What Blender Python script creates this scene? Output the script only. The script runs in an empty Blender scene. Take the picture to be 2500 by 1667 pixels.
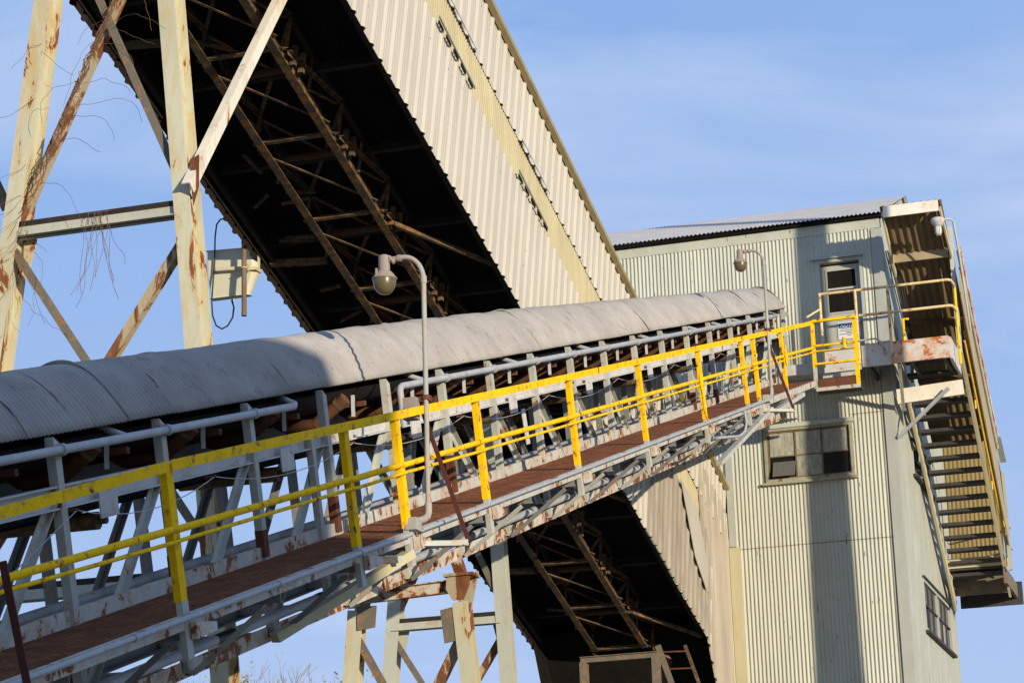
import bpy, math, random
from mathutils import Vector, Matrix
R_ = math.radians
V = Vector
random.seed(7)
SC = bpy.context.scene
COL = SC.collection

# ------------------------------------------------------------------ camera, sky, sun, exposure
ROT = ((0.9523944433, 0.3033791007, -0.0300989305), (0.1087926364, -0.2459750116, 0.9631513152), (-0.2847963950, 0.9205745027, 0.2672706465))
FPX = 5780.66
cam = bpy.data.cameras.new('camera'); cam.sensor_width = 36; cam.lens = FPX / 2500 * 36
cam.clip_start = 0.3; cam.clip_end = 3000
co = bpy.data.objects.new('camera', cam); COL.objects.link(co)
r0, u0, f0 = (V(v) for v in ROT)
co.matrix_world = Matrix(((r0.x, u0.x, -f0.x, 0), (r0.y, u0.y, -f0.y, 0), (r0.z, u0.z, -f0.z, 0), (0, 0, 0, 1)))
SC.camera = co
SC.render.resolution_x, SC.render.resolution_y = 1024, 682

SUN_EL, SUN_AZ = R_(7.0), R_(180 - 48.5)          # azimuth clockwise from +Y
sd = V((math.sin(SUN_AZ) * math.cos(SUN_EL), math.cos(SUN_AZ) * math.cos(SUN_EL), math.sin(SUN_EL)))
W = bpy.data.worlds.new('World'); SC.world = W; W.use_nodes = True
nt = W.node_tree; nt.nodes.clear()
out = nt.nodes.new('ShaderNodeOutputWorld'); bg = nt.nodes.new('ShaderNodeBackground')
sky = nt.nodes.new('ShaderNodeTexSky'); sky.sky_type = 'NISHITA'; sky.sun_disc = False
sky.sun_elevation = SUN_EL; sky.sun_rotation = SUN_AZ; sky.air_density = 1.0; sky.dust_density = 0.3; sky.ozone_density = 1.6
tc = nt.nodes.new('ShaderNodeTexCoord'); mp = nt.nodes.new('ShaderNodeMapping'); mp.inputs['Scale'].default_value = (1.6, 1.6, 6.5)
mp.inputs['Rotation'].default_value = (0.0, R_(14), 0.0)
cl = nt.nodes.new('ShaderNodeTexNoise'); cl.inputs['Scale'].default_value = 2.3; cl.inputs['Detail'].default_value = 7; cl.inputs['Roughness'].default_value = .55; cl.inputs['Distortion'].default_value = .6
rp = nt.nodes.new('ShaderNodeValToRGB'); rp.color_ramp.elements[0].position = .40; rp.color_ramp.elements[1].position = .66
rp.color_ramp.elements[0].color = (0, 0, 0, 1); rp.color_ramp.elements[1].color = (.5, .5, .5, 1)
mx = nt.nodes.new('ShaderNodeMixRGB'); mx.inputs['Color2'].default_value = (5.0, 5.7, 7.2, 1)
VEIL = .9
L = nt.links.new
L(tc.outputs['Generated'], mp.inputs[0]); L(mp.outputs[0], cl.inputs['Vector']); L(cl.outputs['Fac'], rp.inputs[0])
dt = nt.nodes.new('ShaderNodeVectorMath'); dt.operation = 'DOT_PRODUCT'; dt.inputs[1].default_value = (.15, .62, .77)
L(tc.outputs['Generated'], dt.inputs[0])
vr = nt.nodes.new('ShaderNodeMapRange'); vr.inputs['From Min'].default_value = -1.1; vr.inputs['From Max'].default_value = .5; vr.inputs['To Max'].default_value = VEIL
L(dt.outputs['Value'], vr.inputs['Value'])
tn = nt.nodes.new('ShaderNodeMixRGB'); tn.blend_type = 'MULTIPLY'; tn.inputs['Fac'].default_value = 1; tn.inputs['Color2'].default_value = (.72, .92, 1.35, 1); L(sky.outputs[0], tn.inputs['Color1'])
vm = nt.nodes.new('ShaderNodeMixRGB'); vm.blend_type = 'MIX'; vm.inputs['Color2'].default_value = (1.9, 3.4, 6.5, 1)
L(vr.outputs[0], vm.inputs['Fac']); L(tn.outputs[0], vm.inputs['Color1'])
ml_ = nt.nodes.new('ShaderNodeMath'); ml_.operation = 'MULTIPLY'; L(rp.outputs[0], ml_.inputs[0]); L(vr.outputs[0], ml_.inputs[1])
sx = nt.nodes.new('ShaderNodeSeparateXYZ'); L(tc.outputs['Generated'], sx.inputs[0])
hr = nt.nodes.new('ShaderNodeMapRange'); hr.inputs['From Min'].default_value = .42; hr.inputs['From Max'].default_value = .06; hr.inputs['To Max'].default_value = .54
L(sx.outputs['Z'], hr.inputs['Value']); d2 = nt.nodes.new('ShaderNodeVectorMath'); d2.operation = 'DOT_PRODUCT'; d2.inputs[1].default_value = (.30, .95, -.20); L(tc.outputs['Generated'], d2.inputs[0])
h2 = nt.nodes.new('ShaderNodeMapRange'); h2.inputs['From Min'].default_value = .60; h2.inputs['From Max'].default_value = .92; h2.inputs['To Max'].default_value = .27; L(d2.outputs['Value'], h2.inputs['Value'])
ha = nt.nodes.new('ShaderNodeMath'); ha.operation = 'ADD'; ha.use_clamp = True; L(h2.outputs[0], ha.inputs[0]); L(ml_.outputs[0], ha.inputs[1])
mm = nt.nodes.new('ShaderNodeMath'); mm.operation = 'MAXIMUM'; L(hr.outputs[0], mm.inputs[0]); L(ha.outputs[0], mm.inputs[1])
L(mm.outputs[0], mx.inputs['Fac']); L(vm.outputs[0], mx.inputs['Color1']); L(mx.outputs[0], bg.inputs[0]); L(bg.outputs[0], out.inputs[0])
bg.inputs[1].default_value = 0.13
sun = bpy.data.lights.new('sun', 'SUN'); sun.energy = 5.0; sun.angle = R_(.55); sun.color = (1.0, .88, .68)
so = bpy.data.objects.new('sun', sun); COL.objects.link(so); so.rotation_euler = sd.to_track_quat('Z', 'Y').to_euler()
SC.view_settings.view_transform = 'Standard'; SC.view_settings.look = 'None'; SC.view_settings.exposure = 0.0; SC.view_settings.gamma = 1

# ------------------------------------------------------------------ pixel -> world, local frames
def ray(x, y):
    d = V(((x - 1250) / FPX, -(y - 833.5) / FPX, 1))
    return r0 * d.x + u0 * d.y + f0 * d.z
def at(x, y, X=None, Y=None):
    d = ray(x, y)
    return d * (X / d.x if X is not None else Y / d.y)
CA, SA = math.cos(0.293365), math.sin(0.293365)      # small conveyor climbs away at 16.8 degrees
def C(X, s, n): return V((X, s * CA - n * SA, s * SA + n * CA))
CB, SB = math.cos(0.292256), math.sin(0.292256)      # big gallery descends away at 16.7 degrees
def G(X, s, n): return V((X, s * CB + n * SB, -s * SB + n * CB))
CS, SS = math.cos(0.590302), math.sin(0.590302)      # stair descends away at 33.8 degrees
def S(X, s, n): return V((X, s * CS + n * SS, -s * SS + n * CS))
CDIR, CN = V((0, CA, SA)), V((0, -SA, CA))
GDIR, GN = V((0, CB, -SB)), V((0, SB, CB))
SDIR, SN = V((0, CS, -SS)), V((0, SS, CS))
EX, EY, EZ = V((1, 0, 0)), V((0, 1, 0)), V((0, 0, 1))

# ------------------------------------------------------------------ materials
def mat(name, base, rust=0.0, stain=0.0, rough=.75, metal=0.0, scale=3.0, var=.12, streak=.35, rustcol=(.13, .045, .015), staincol=(.45, .20, .05),
        bump=.15, specks=0.0, dirt=0.0, spec=.3):
    base = tuple(c * (.84 if max(base) > .3 and name != 'yellow_safety_paint' else 1) for c in base)
    m = bpy.data.materials.new(name); m.use_nodes = True
    t = m.node_tree; N = t.nodes; K = t.links.new
    b = N['Principled BSDF']; b.inputs['Roughness'].default_value = rough; b.inputs['Metallic'].default_value = metal
    b.inputs['Specular IOR Level'].default_value = spec
    tcn = N.new('ShaderNodeTexCoord'); oi = N.new('ShaderNodeObjectInfo')
    ml = N.new('ShaderNodeMath'); ml.operation = 'MULTIPLY'; ml.inputs[1].default_value = 91.7; K(oi.outputs['Random'], ml.inputs[0])
    ad = N.new('ShaderNodeVectorMath'); ad.operation = 'ADD'; K(tcn.outputs['Object'], ad.inputs[0]); K(ml.outputs[0], ad.inputs[1])
    mp = N.new('ShaderNodeMapping'); mp.inputs['Scale'].default_value = (1, 1, streak); K(ad.outputs[0], mp.inputs[0])
    def noise(sc, det=6, ro=.6, src=None, dis=0):
        n = N.new('ShaderNodeTexNoise'); n.inputs['Scale'].default_value = sc; n.inputs['Detail'].default_value = det
        n.inputs['Roughness'].default_value = ro; n.inputs['Distortion'].default_value = dis
        K((src or mp).outputs[0], n.inputs['Vector']); return n
    def ramp(src, a, c):
        r = N.new('ShaderNodeMapRange'); r.inputs['From Min'].default_value = a; r.inputs['From Max'].default_value = c
        K(src.outputs['Fac'], r.inputs['Value']); return r
    def mix(fac, c1, c2, mode='MIX'):
        x = N.new('ShaderNodeMixRGB'); x.blend_type = mode
        if hasattr(fac, 'outputs'): K(fac.outputs[0], x.inputs['Fac'])
        else: x.inputs['Fac'].default_value = fac
        for i, c in ((1, c1), (2, c2)):
            if hasattr(c, 'outputs'): K(c.outputs[0], x.inputs[i])
            else: x.inputs[i].default_value = (*c, 1)
        return x
    lo = tuple(c * (1 - var) for c in base); hi = tuple(min(1, c * (1 + var)) for c in base)
    col = mix(ramp(noise(scale * .8, 5, .65), .3, .7), lo, hi)
    if dirt: col = mix(ramp(noise(scale * 2.2, 8, .75), .62 - dirt * .3, .95 - dirt * .2), col, tuple(c * .25 for c in base))
    if stain: col = mix(ramp(noise(scale, 8, .68, None, .4), .72 - stain * .32, .86 - stain * .22), col, staincol)
    if rust:
        nz = noise(scale * 1.25, 10, .72, mp if streak < .3 else ad, .5)
        col = mix(ramp(nz, .70 - rust * .28 - .10, .70 - rust * .28 + .01), col, mix(.45, staincol, base))
        col = mix(ramp(nz, .70 - rust * .28, .715 - rust * .28), col, mix(ramp(noise(scale * 6, 4), .35, .65), rustcol, tuple(c * 1.9 for c in rustcol)))
    if specks: col = mix(ramp(noise(scale * 14, 3, .5), .74 - specks * .1, .78 - specks * .1), col, (.04, .035, .03))
    K(col.outputs[0], b.inputs['Base Color'])
    if bump:
        bn = N.new('ShaderNodeBump'); bn.inputs['Strength'].default_value = bump; bn.inputs['Distance'].default_value = .02
        K(noise(scale * 5, 6, .7).outputs['Fac'], bn.inputs['Height']); K(bn.outputs[0], b.inputs['Normal'])
    return m

M = {}
M['slate'] = mat('shade_darkened_slate_paint', (.20, .215, .215), rust=.3, stain=.2, scale=4.5)  # shade on far truss and under-walkway steel is put into this colour
M['frame'] = mat('weathered_grey_paint', (.52, .53, .47), rust=.28, stain=.25, scale=4.5)
M['peel'] = mat('peeling_white_paint', (.64, .62, .54), rust=.66, stain=.55, scale=3.2)
M['peel_light'] = mat('chipped_white_paint', (.58, .57, .50), rust=.44, stain=.45, scale=3.6)
M['plate'] = mat('rust_stained_white_plate', (.70, .66, .60), rust=.56, stain=.9, scale=3.4, streak=.6, rustcol=(.30, .09, .025), staincol=(.55, .24, .07))
M['white'] = mat('dirty_white_paint', (.62, .61, .57), rust=.22, stain=.25, scale=4.0)
M['yellow'] = mat('yellow_safety_paint', (.93, .545, .004), rust=.34, stain=.10, scale=7, var=.06, dirt=.2, rough=.75, spec=.08)
M['ochre'] = mat('weathered_yellow_paint', (.86, .52, .09), rust=.25, stain=.2, scale=7, rough=.55)
M['pale_yellow'] = mat('faded_yellow_paint', (.80, .62, .32), rust=.42, stain=.35, scale=7, rough=.6)
M['grating'] = mat('rusty_grating', (.17, .056, .022), rust=.3, scale=5, var=.35, bump=.6, rustcol=(.06, .02, .009))
M['rust'] = mat('bare_rust', (.13, .045, .022), scale=6, var=.35, stain=.2, staincol=(.22, .09, .03))
M['maroon'] = mat('dark_red_primer', (.075, .02, .015), scale=6, var=.2)
M['roller'] = mat('rusty_roller', (.115, .05, .022), scale=7, var=.3, stain=.3)
M['hood'] = mat('weathered_cement_sheet', (.41, .38, .35), scale=2.1, var=.17, dirt=.25, streak=.8, rough=.9, specks=.25, bump=.3)
M['clad'] = mat('beige_ribbed_cladding', (.57, .52, .43), scale=1.3, var=.08, streak=.4, specks=.22, rough=.55, bump=.04, stain=.05)
M['cladold'] = mat('stained_ribbed_cladding', (.38, .325, .25), scale=2.2, var=.3, streak=.12, stain=.55, staincol=(.25, .16, .09), rough=.6, bump=.05)
M['sky_panel'] = mat('yellowed_translucent_panel', (.54, .46, .27), scale=5, var=.14, streak=.2, rough=.55, dirt=.1)
M['eave'] = mat('tan_eave_trim', (.36, .29, .15), scale=4, var=.2)
M['tower'] = mat('cracked_cream_paint', (.57, .575, .475), scale=2.2, var=.10, streak=.18, specks=.55, dirt=.06, rough=.7, bump=.12, stain=.22, staincol=(.40, .36, .23))
M['stucco'] = mat('grey_stucco_paint', (.50, .51, .43), scale=3.0, var=.14, specks=.55, dirt=.22, rough=.85, bump=.3)
M['trim'] = mat('grey_corner_trim', (.46, .47, .42), scale=4, var=.1, specks=.25)
M['roof'] = mat('pale_roof_sheet', (.50, .48, .46), scale=3, var=.12, dirt=.08)
M['cream'] = mat('cream_flashing', (.62, .55, .35), scale=3, var=.1, stain=.35, streak=.2, staincol=(.42, .28, .10))
M['trestle'] = mat('cream_trestle_paint', (.60, .58, .43), rust=.46, stain=.52, scale=2.8, streak=.29, rustcol=(.15, .05, .015), staincol=(.50, .32, .09))
M['trestle_clean'] = mat('faded_trestle_paint', (.52, .52, .43), rust=.12, stain=.3, scale=3.0, streak=.3)
M['near_black'] = mat('near_black_steel', (.03, .022, .015), scale=5, var=.4)  # near black: the gallery underside's shade is put into the steel colour
M['winframe'] = mat('mouldy_window_casing', (.40, .38, .27), rust=.3, stain=.5, scale=6, staincol=(.18, .11, .05))
M['creamwhite'] = mat('cream_white_paint', (.92, .86, .72), rust=.14, stain=.3, scale=5)
M['rustbrace'] = mat('rust_eaten_cream_paint', (.46, .42, .31), rust=.68, stain=.7, scale=3, streak=.25, rustcol=(.12, .045, .018), staincol=(.42, .24, .08))
M['brownsteel'] = mat('dark_grey_brown_steel', (.15, .13, .10), rust=.3, stain=.3, scale=6)  # also carries the shade on some trestle braces and gussets
M['dark'] = mat('dark_brown_steel', (.085, .062, .040), rust=.4, scale=5, var=.35, rustcol=(.12, .055, .02))  # very dark brown steel with rust patches
M['pitch'] = mat('shade_black_sheet', (.012, .010, .008), scale=3, var=.3, rough=.95, spec=.1)  # black stands for the unlit depth inside the gallery and openings
M['inner'] = mat('shade_dark_sheet_inside', (.02, .015, .011), scale=3, var=.4, rough=.9, spec=.1)  # interior darkness painted into the inner faces of the sheeting
M['pipe'] = mat('galvanized_pipe', (.44, .46, .46), scale=8, var=.14, rough=.5, stain=.2, rust=.14, dirt=.1)
M['deckpipe'] = mat('dull_deck_pipe', (.31, .32, .32), scale=8, var=.2, stain=.2, rust=.2, dirt=.2)
M['pole'] = mat('grey_pole_paint', (.42, .42, .37), rust=.30, stain=.3, scale=6, streak=.2)
M['lamp'] = mat('pinkish_lamp_metal', (.36, .29, .245), scale=9, var=.15, dirt=.15)
M['tape'] = mat('black_tape', (.012, .012, .014), rough=.5, bump=0)
M['belt'] = mat('black_rubber_belt', (.02, .018, .017), rough=.8)
M['box'] = mat('ivory_box', (.70, .66, .50), scale=6, var=.05, stain=.05, rough=.5, bump=.02)
M['brownpipe'] = mat('brown_pipe', (.17, .115, .075), scale=9, var=.25)
M['cable'] = mat('black_cable', (.03, .03, .035), bump=0)
M['wire'] = mat('steel_wire', (.5, .5, .52), bump=0, rough=.4)
M['vine'] = mat('dry_vine', (.16, .085, .05), scale=10, var=.4)
M['bark'] = mat('grey_bark', (.44, .37, .33), scale=5, var=.3)
M['leaf_y'] = mat('yellow_leaf', (.46, .34, .05), scale=2, var=.35, bump=0)
M['leaf_g'] = mat('olive_leaf', (.27, .28, .04), scale=2, var=.35, bump=0)
M['ground'] = mat('gravel_ground', (.20, .18, .14), scale=.4, var=.3, rough=.95)
M['tread'] = mat('dark_tread_steel', (.05, .045, .045), scale=8, var=.3)
M['door'] = mat('grey_green_door', (.48, .48, .40), scale=5, var=.08, stain=.05)
M['wood'] = mat('rotten_window_frame', (.15, .115, .07), rust=.35, stain=.5, scale=7, staincol=(.10, .05, .025))
M['pane'] = mat('grimy_painted_pane', (.52, .50, .39), scale=9, var=.15, streak=.25, dirt=.8, rough=.4)
M['stairpanel'] = mat('tan_side_panel', (.44, .36, .22), scale=4, var=.12, dirt=.08)
M['navy'] = mat('sign_blue', (.02, .09, .30), bump=0, var=.05)
M['signwhite'] = mat('sign_white', (.78, .78, .75), bump=0, var=.02)
M['ink'] = mat('sign_ink', (.06, .06, .06), bump=0)
M['concrete'] = mat('concrete_block', (.30, .29, .27), scale=2, var=.15)
def glass(name, col, rough):
    m = bpy.data.materials.new(name); m.use_nodes = True; b = m.node_tree.nodes['Principled BSDF']
    b.inputs['Base Color'].default_value = (*col, 1); b.inputs['Roughness'].default_value = rough; b.inputs['Specular IOR Level'].default_value = .5
    return m
M['dark_glass'] = glass('dark_window_glass', (.012, .012, .012), .25)
M['dusty_glass'] = glass('dusty_window_glass', (.13, .12, .105), .45)
M['amber'] = glass('amber_ribbed_glass', (.115, .09, .045), .3)
M['clear'] = glass('frosted_lamp_glass', (.62, .62, .58), .2)

# ------------------------------------------------------------------ mesh builder
class MB:
    def __init__(self): self.v = []; self.f = []; self.sm = []
    def add(self, vs, fs, smooth=False):
        o = len(self.v); self.v += [tuple(p) for p in vs]; self.f += [tuple(i + o for i in f) for f in fs]; self.sm += [smooth] * len(fs)
        return self
    def prof(self, p, q, pts, side, up, caps=True, smooth=False):
        p, q = V(p), V(q); n = len(pts); vs = [p + side * a + up * b for a, b in pts] + [q + side * a + up * b for a, b in pts]
        fs = [(i, (i + 1) % n, n + (i + 1) % n, n + i) for i in range(n)]
        if caps: fs += [tuple(range(n - 1, -1, -1)), tuple(range(n, 2 * n))]
        return self.add(vs, fs, smooth)
    def axes(self, p, q, up):
        d = (V(q) - V(p)).normalized(); up = V(up); side = d.cross(up).normalized(); return side, side.cross(d).normalized()
    def bar(self, p, q, w, h, up=EZ):
        s, u = self.axes(p, q, up); a, b = w / 2, h / 2
        return self.prof(p, q, [(-a, -b), (a, -b), (a, b), (-a, b)], s, u)
    def ell(self, p, q, w, h, t, up=EZ, fs=1, fu=1):
        s, u = self.axes(p, q, up); s = s * fs; u = u * fu
        return self.prof(p, q, [(0, 0), (w, 0), (w, t), (t, t), (t, h), (0, h)], s, u)
    def chan(self, p, q, w, h, t, up=EZ, fs=1):
        s, u = self.axes(p, q, up); s = s * fs; b = h / 2
        return self.prof(p, q, [(0, -b), (w, -b), (w, -b + t), (t, -b + t), (t, b - t), (w, b - t), (w, b), (0, b)], s, u)
    def ibeam(self, p, q, w, h, t, up=EZ):
        s, u = self.axes(p, q, up); a, b, c = w / 2, h / 2, t / 2
        return self.prof(p, q, [(-a, -b), (a, -b), (a, -b + t), (c, -b + t), (c, b - t), (a, b - t), (a, b), (-a, b), (-a, b - t), (-c, b - t), (-c, -b + t), (-a, -b + t)], s, u)
    def box(self, lo, hi):
        x0, y0, z0 = lo; x1, y1, z1 = hi
        return self.add([(x0, y0, z0), (x1, y0, z0), (x1, y1, z0), (x0, y1, z0), (x0, y0, z1), (x1, y0, z1), (x1, y1, z1), (x0, y1, z1)],
                        [(3, 2, 1, 0), (4, 5, 6, 7), (0, 1, 5, 4), (1, 2, 6, 5), (2, 3, 7, 6), (3, 0, 4, 7)])
    def tube(self, path, r, n=8, caps=True):
        path = [V(p) for p in path]; m = len(path); rings = []; prev = None
        for i, p in enumerate(path):
            d = (path[min(i + 1, m - 1)] - path[max(i - 1, 0)]).normalized()
            if prev is None: prev = d.cross(EZ if abs(d.z) < .9 else EX).normalized()
            prev = (prev - d * prev.dot(d)).normalized(); b = d.cross(prev)
            rr = r[i] if isinstance(r, (list, tuple)) else r
            rings.append([p + (prev * math.cos(2 * math.pi * k / n) + b * math.sin(2 * math.pi * k / n)) * rr for k in range(n)])
        vs = [q for g in rings for q in g]
        fs = [(i * n + k, i * n + (k + 1) % n, (i + 1) * n + (k + 1) % n, (i + 1) * n + k) for i in range(m - 1) for k in range(n)]
        self.add(vs, fs, True)
        if caps: self.add(rings[0], [tuple(range(n - 1, -1, -1))]); self.add(rings[-1], [tuple(range(n))])
        return self
    def lathe(self, p, ax, prof, n=20):                    # prof: (distance along axis, radius)
        ax = V(ax).normalized(); a = ax.cross(EX if abs(ax.x) < .9 else EY).normalized(); b = ax.cross(a); p = V(p)
        vs = [p + ax * h + (a * math.cos(2 * math.pi * k / n) + b * math.sin(2 * math.pi * k / n)) * max(r, 1e-4) for h, r in prof for k in range(n)]
        fs = [(i * n + k, i * n + (k + 1) % n, (i + 1) * n + (k + 1) % n, (i + 1) * n + k) for i in range(len(prof) - 1) for k in range(n)]
        return self.add(vs, fs, True)
    def plate(self, pts, nrm, t):                          # polygon thickened by t along nrm
        pts = [V(p) for p in pts]; n = len(pts); o = V(nrm).normalized() * t
        return self.add(pts + [p + o for p in pts], [tuple(range(n - 1, -1, -1)), tuple(range(n, 2 * n))] + [(i, (i + 1) % n, n + (i + 1) % n, n + i) for i in range(n)])
    def grid(self, rows, smooth=False, thick=None):        # rows of points
        n, m = len(rows), len(rows[0]); vs = [p for r in rows for p in r]
        fs = [(i * m + j, i * m + j + 1, (i + 1) * m + j + 1, (i + 1) * m + j) for i in range(n - 1) for j in range(m - 1)]
        self.add(vs, fs, smooth)
        if thick is not None:
            o = V(thick); self.add([V(p) + o for p in vs], [f[::-1] for f in fs], smooth)
        return self
    def build(self, name, material, parent=None, loc=None):
        me = bpy.data.meshes.new(name); base = V(loc) if loc is not None else V((0, 0, 0))
        if parent is not None: base = wloc(parent)
        if loc is not None and parent is not None: base = V(loc)
        me.from_pydata([tuple(V(p) - base) for p in self.v], [], self.f); me.materials.append(material)
        me.polygons.foreach_set('use_smooth', self.sm); me.update()
        o = bpy.data.objects.new(name, me); COL.objects.link(o)
        o['w'] = tuple(base)
        if parent is not None:
            o.parent = parent; o.location = base - wloc(parent)
        else: o.location = base
        return o
def wloc(o): return V(o['w']) if 'w' in o else V((0, 0, 0))
def tag(o, label=None, cat=None, group=None, kind=None):
    for k, v in (('label', label), ('category', cat), ('group', group), ('kind', kind)):
        if v: o[k] = v
    return o
def thing(name, loc, label, cat, group=None):
    o = bpy.data.objects.new(name, None); COL.objects.link(o); o.location = V(loc); o['w'] = tuple(loc)
    o.empty_display_size = .2
    return tag(o, label, cat, group)
def copy_tree(o, parent=None, dloc=None):
    c = o.copy(); COL.objects.link(c)
    if parent is not None: c.parent = parent
    if dloc is not None:
        c.location = V(o.location) + V(dloc); c['w'] = tuple(wloc(o) + V(dloc))
    for ch in [x for x in COL.objects if x.parent == o]: copy_tree(ch, c)
    return c
def wave(width, pitch, amp, per=6):
    n = max(2, int(width / pitch * per)); return [(width * i / n, amp * math.sin(2 * math.pi * (width * i / n) / pitch)) for i in range(n + 1)]
RIB = [(0, 0), (.055, 0), (.062, .004), (.070, .004), (.077, 0), (.125, 0), (.132, .004), (.140, .004), (.147, 0), (.205, 0), (.240, .034), (.272, .034), (.304, 0)]
def ribs(a, b, pitch=.305, sc=1.0):
    res = []; k0 = math.floor(a / pitch)
    for k in range(k0, math.ceil(b / pitch) + 1):
        for u, h in RIB:
            x = k * pitch + u * pitch / .305
            if a <= x <= b: res.append((x, h * sc))
    return res
def sheet(mb, o, eu, ev, en, pts, v0, v1, jit=0.0):        # pts: (u, h); from v0 to v1
    rows = [[o + eu * u + ev * v + en * h for u, h in pts] for v in (v0, v1)]
    return mb.grid(rows, thick=en * -.004)

# ------------------------------------------------------------------ setting: ground
g = MB(); gz = -1.7
NG = 40
rows = []
for i in range(NG + 1):
    rows.append([V((-1500 + 3000 * j / NG, -400 + 2400 * i / NG, gz + (0 if i < 16 else 1.5 * math.sin(i * 1.7 + j * .9)) * (1 if i > 15 else 0))) for j in range(NG + 1)])
g.grid(rows, True)
tag(g.build('ground', M['ground']), kind='structure')

# ------------------------------------------------------------------ small inclined conveyor
PITCH, S0 = 1.744, 14.94
WN = -1.783
XN, XF = -7.87, -8.93
SEND = 44.95
posts = [S0 + PITCH * k for k in range(-2, 18)]
conv = thing('belt_conveyor', C(-8.4, 12, -2.5), 'long inclined belt conveyor under an arched grey corrugated hood', 'conveyor')
def hood(mb):
    wd, xc, nc = .535, -8.40, -.440
    s = 8.0; sheetlen = .82; rows = []; k = 0
    NA = 26
    while s < SEND:
        L_ = min(sheetlen, SEND - s); lift = random.uniform(0, .010); tilt = random.uniform(-.005, .008); sag = random.uniform(-.003, .003)
        n = max(2, int(L_ / .068 * 6)); tear = random.uniform(.014, .034) if random.random() < .75 else 0; ac = random.uniform(.15, 2.4); aw = random.choice((.18, .25, .35, .7))
        for i in range(n + 1):
            ss = s + (L_ + .02) * i / n
            h = .014 * math.sin(2 * math.pi * ss / .068) + lift + tilt * i / n
            row = []
            rise = .42 + .095 * math.exp(-((ss - 27) / 12.5) ** 2)
            for j in range(NA + 1):
                t_ = -1 + 2 * j / NA; a = math.pi * (1 - j / NA)
                hh = h + sag * math.sin(a * 2) + .004 * math.sin(ss * 2.1 + 1.3 * k) * math.sin(a)
                if tear and i < 2: hh += tear * math.exp(-((a - ac) / aw) ** 2)
                nx, nn = 1.75 * -t_, 1.0; ln = math.hypot(nx, nn); nx, nn = -nx / ln, nn / ln
                row.append(C(xc + wd * t_ + hh * nx, ss + (.012 * math.sin(3 * a + k) if i == 0 else 0), nc + rise * (1 - abs(t_) ** 2.1) + hh * nn))
            rows.append(row)
        mb.grid(rows, True); rows = []
        s += L_; k += 1
h = MB(); hood(h); ho = h.build('hood', M['hood'], conv)
so_ = ho.modifiers.new('sheet', 'SOLIDIFY'); so_.thickness = .008; so_.offset = -1
for X in (XN, XF):
    b = MB(); sg = 1 if X == XN else -1
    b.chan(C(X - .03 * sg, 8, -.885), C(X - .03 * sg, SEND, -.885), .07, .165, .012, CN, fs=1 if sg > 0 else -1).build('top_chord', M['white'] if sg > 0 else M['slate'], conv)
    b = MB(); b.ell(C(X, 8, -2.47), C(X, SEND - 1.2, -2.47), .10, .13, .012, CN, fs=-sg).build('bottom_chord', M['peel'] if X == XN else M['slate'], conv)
    if X == XF: MB().grid([[C(XF + .06, s_, n_) for n_ in (-.44, -.80)] for s_ in (8, SEND)], thick=V((-.01, 0, 0))).build('skirt_plate', M['inner'], conv)
    if X == XN: MB().chan(C(X + .015, 8, -1.735), C(X + .015, SEND - 1, -1.735), .05, .12, .01, CN, fs=-1).build('walkway_stringer', M['peel_light'], conv)
    for k, s in enumerate(posts):
        b = MB(); w = .045
        top = -.485
        # slanted-top hollow post
        vs = []
        for n_, ds in ((-2.43, 0), (top, 0)):
            for a, c in ((-w, -.035), (w, -.035), (w, .035), (-w, .035)):
                vs.append(C(X + c * 1.0 + .012 * sg, s + a, n_ + (a * -.6 if n_ == top else 0)))
        b.add(vs, [(3, 2, 1, 0), (4, 5, 6, 7), (0, 1, 5, 4), (1, 2, 6, 5), (2, 3, 7, 6), (3, 0, 4, 7)])
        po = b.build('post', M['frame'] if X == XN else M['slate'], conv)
        if X == XN and random.random() < .6:
            h_ = random.uniform(.12, .42); MB().bar(C(X + .012, s, WN + .02), C(X + .012, s, WN + .02 + h_), .076, .096, CDIR).build('rusted_foot', M['rust'] if random.random() < .6 else M['peel'], po)
        if k + 1 < len(posts) and s < SEND - 2:
            s2 = posts[k + 1]
            back = k < 7 or k > 14
            a_, c_ = (C(X - .03 * sg, s2 - .05, -.93), C(X - .03 * sg, s + .05, -2.40)) if back else (C(X - .03 * sg, s + .05, -.93), C(X - .03 * sg, s2 - .05, -2.40))
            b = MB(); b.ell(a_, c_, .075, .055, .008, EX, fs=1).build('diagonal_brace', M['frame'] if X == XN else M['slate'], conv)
b = MB(); b.bar(C(XN + .02, 19.75, -.86), C(XN + .02, 19.75, -2.4), .08, .06, EX).build('post', M['frame'], conv)
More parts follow.
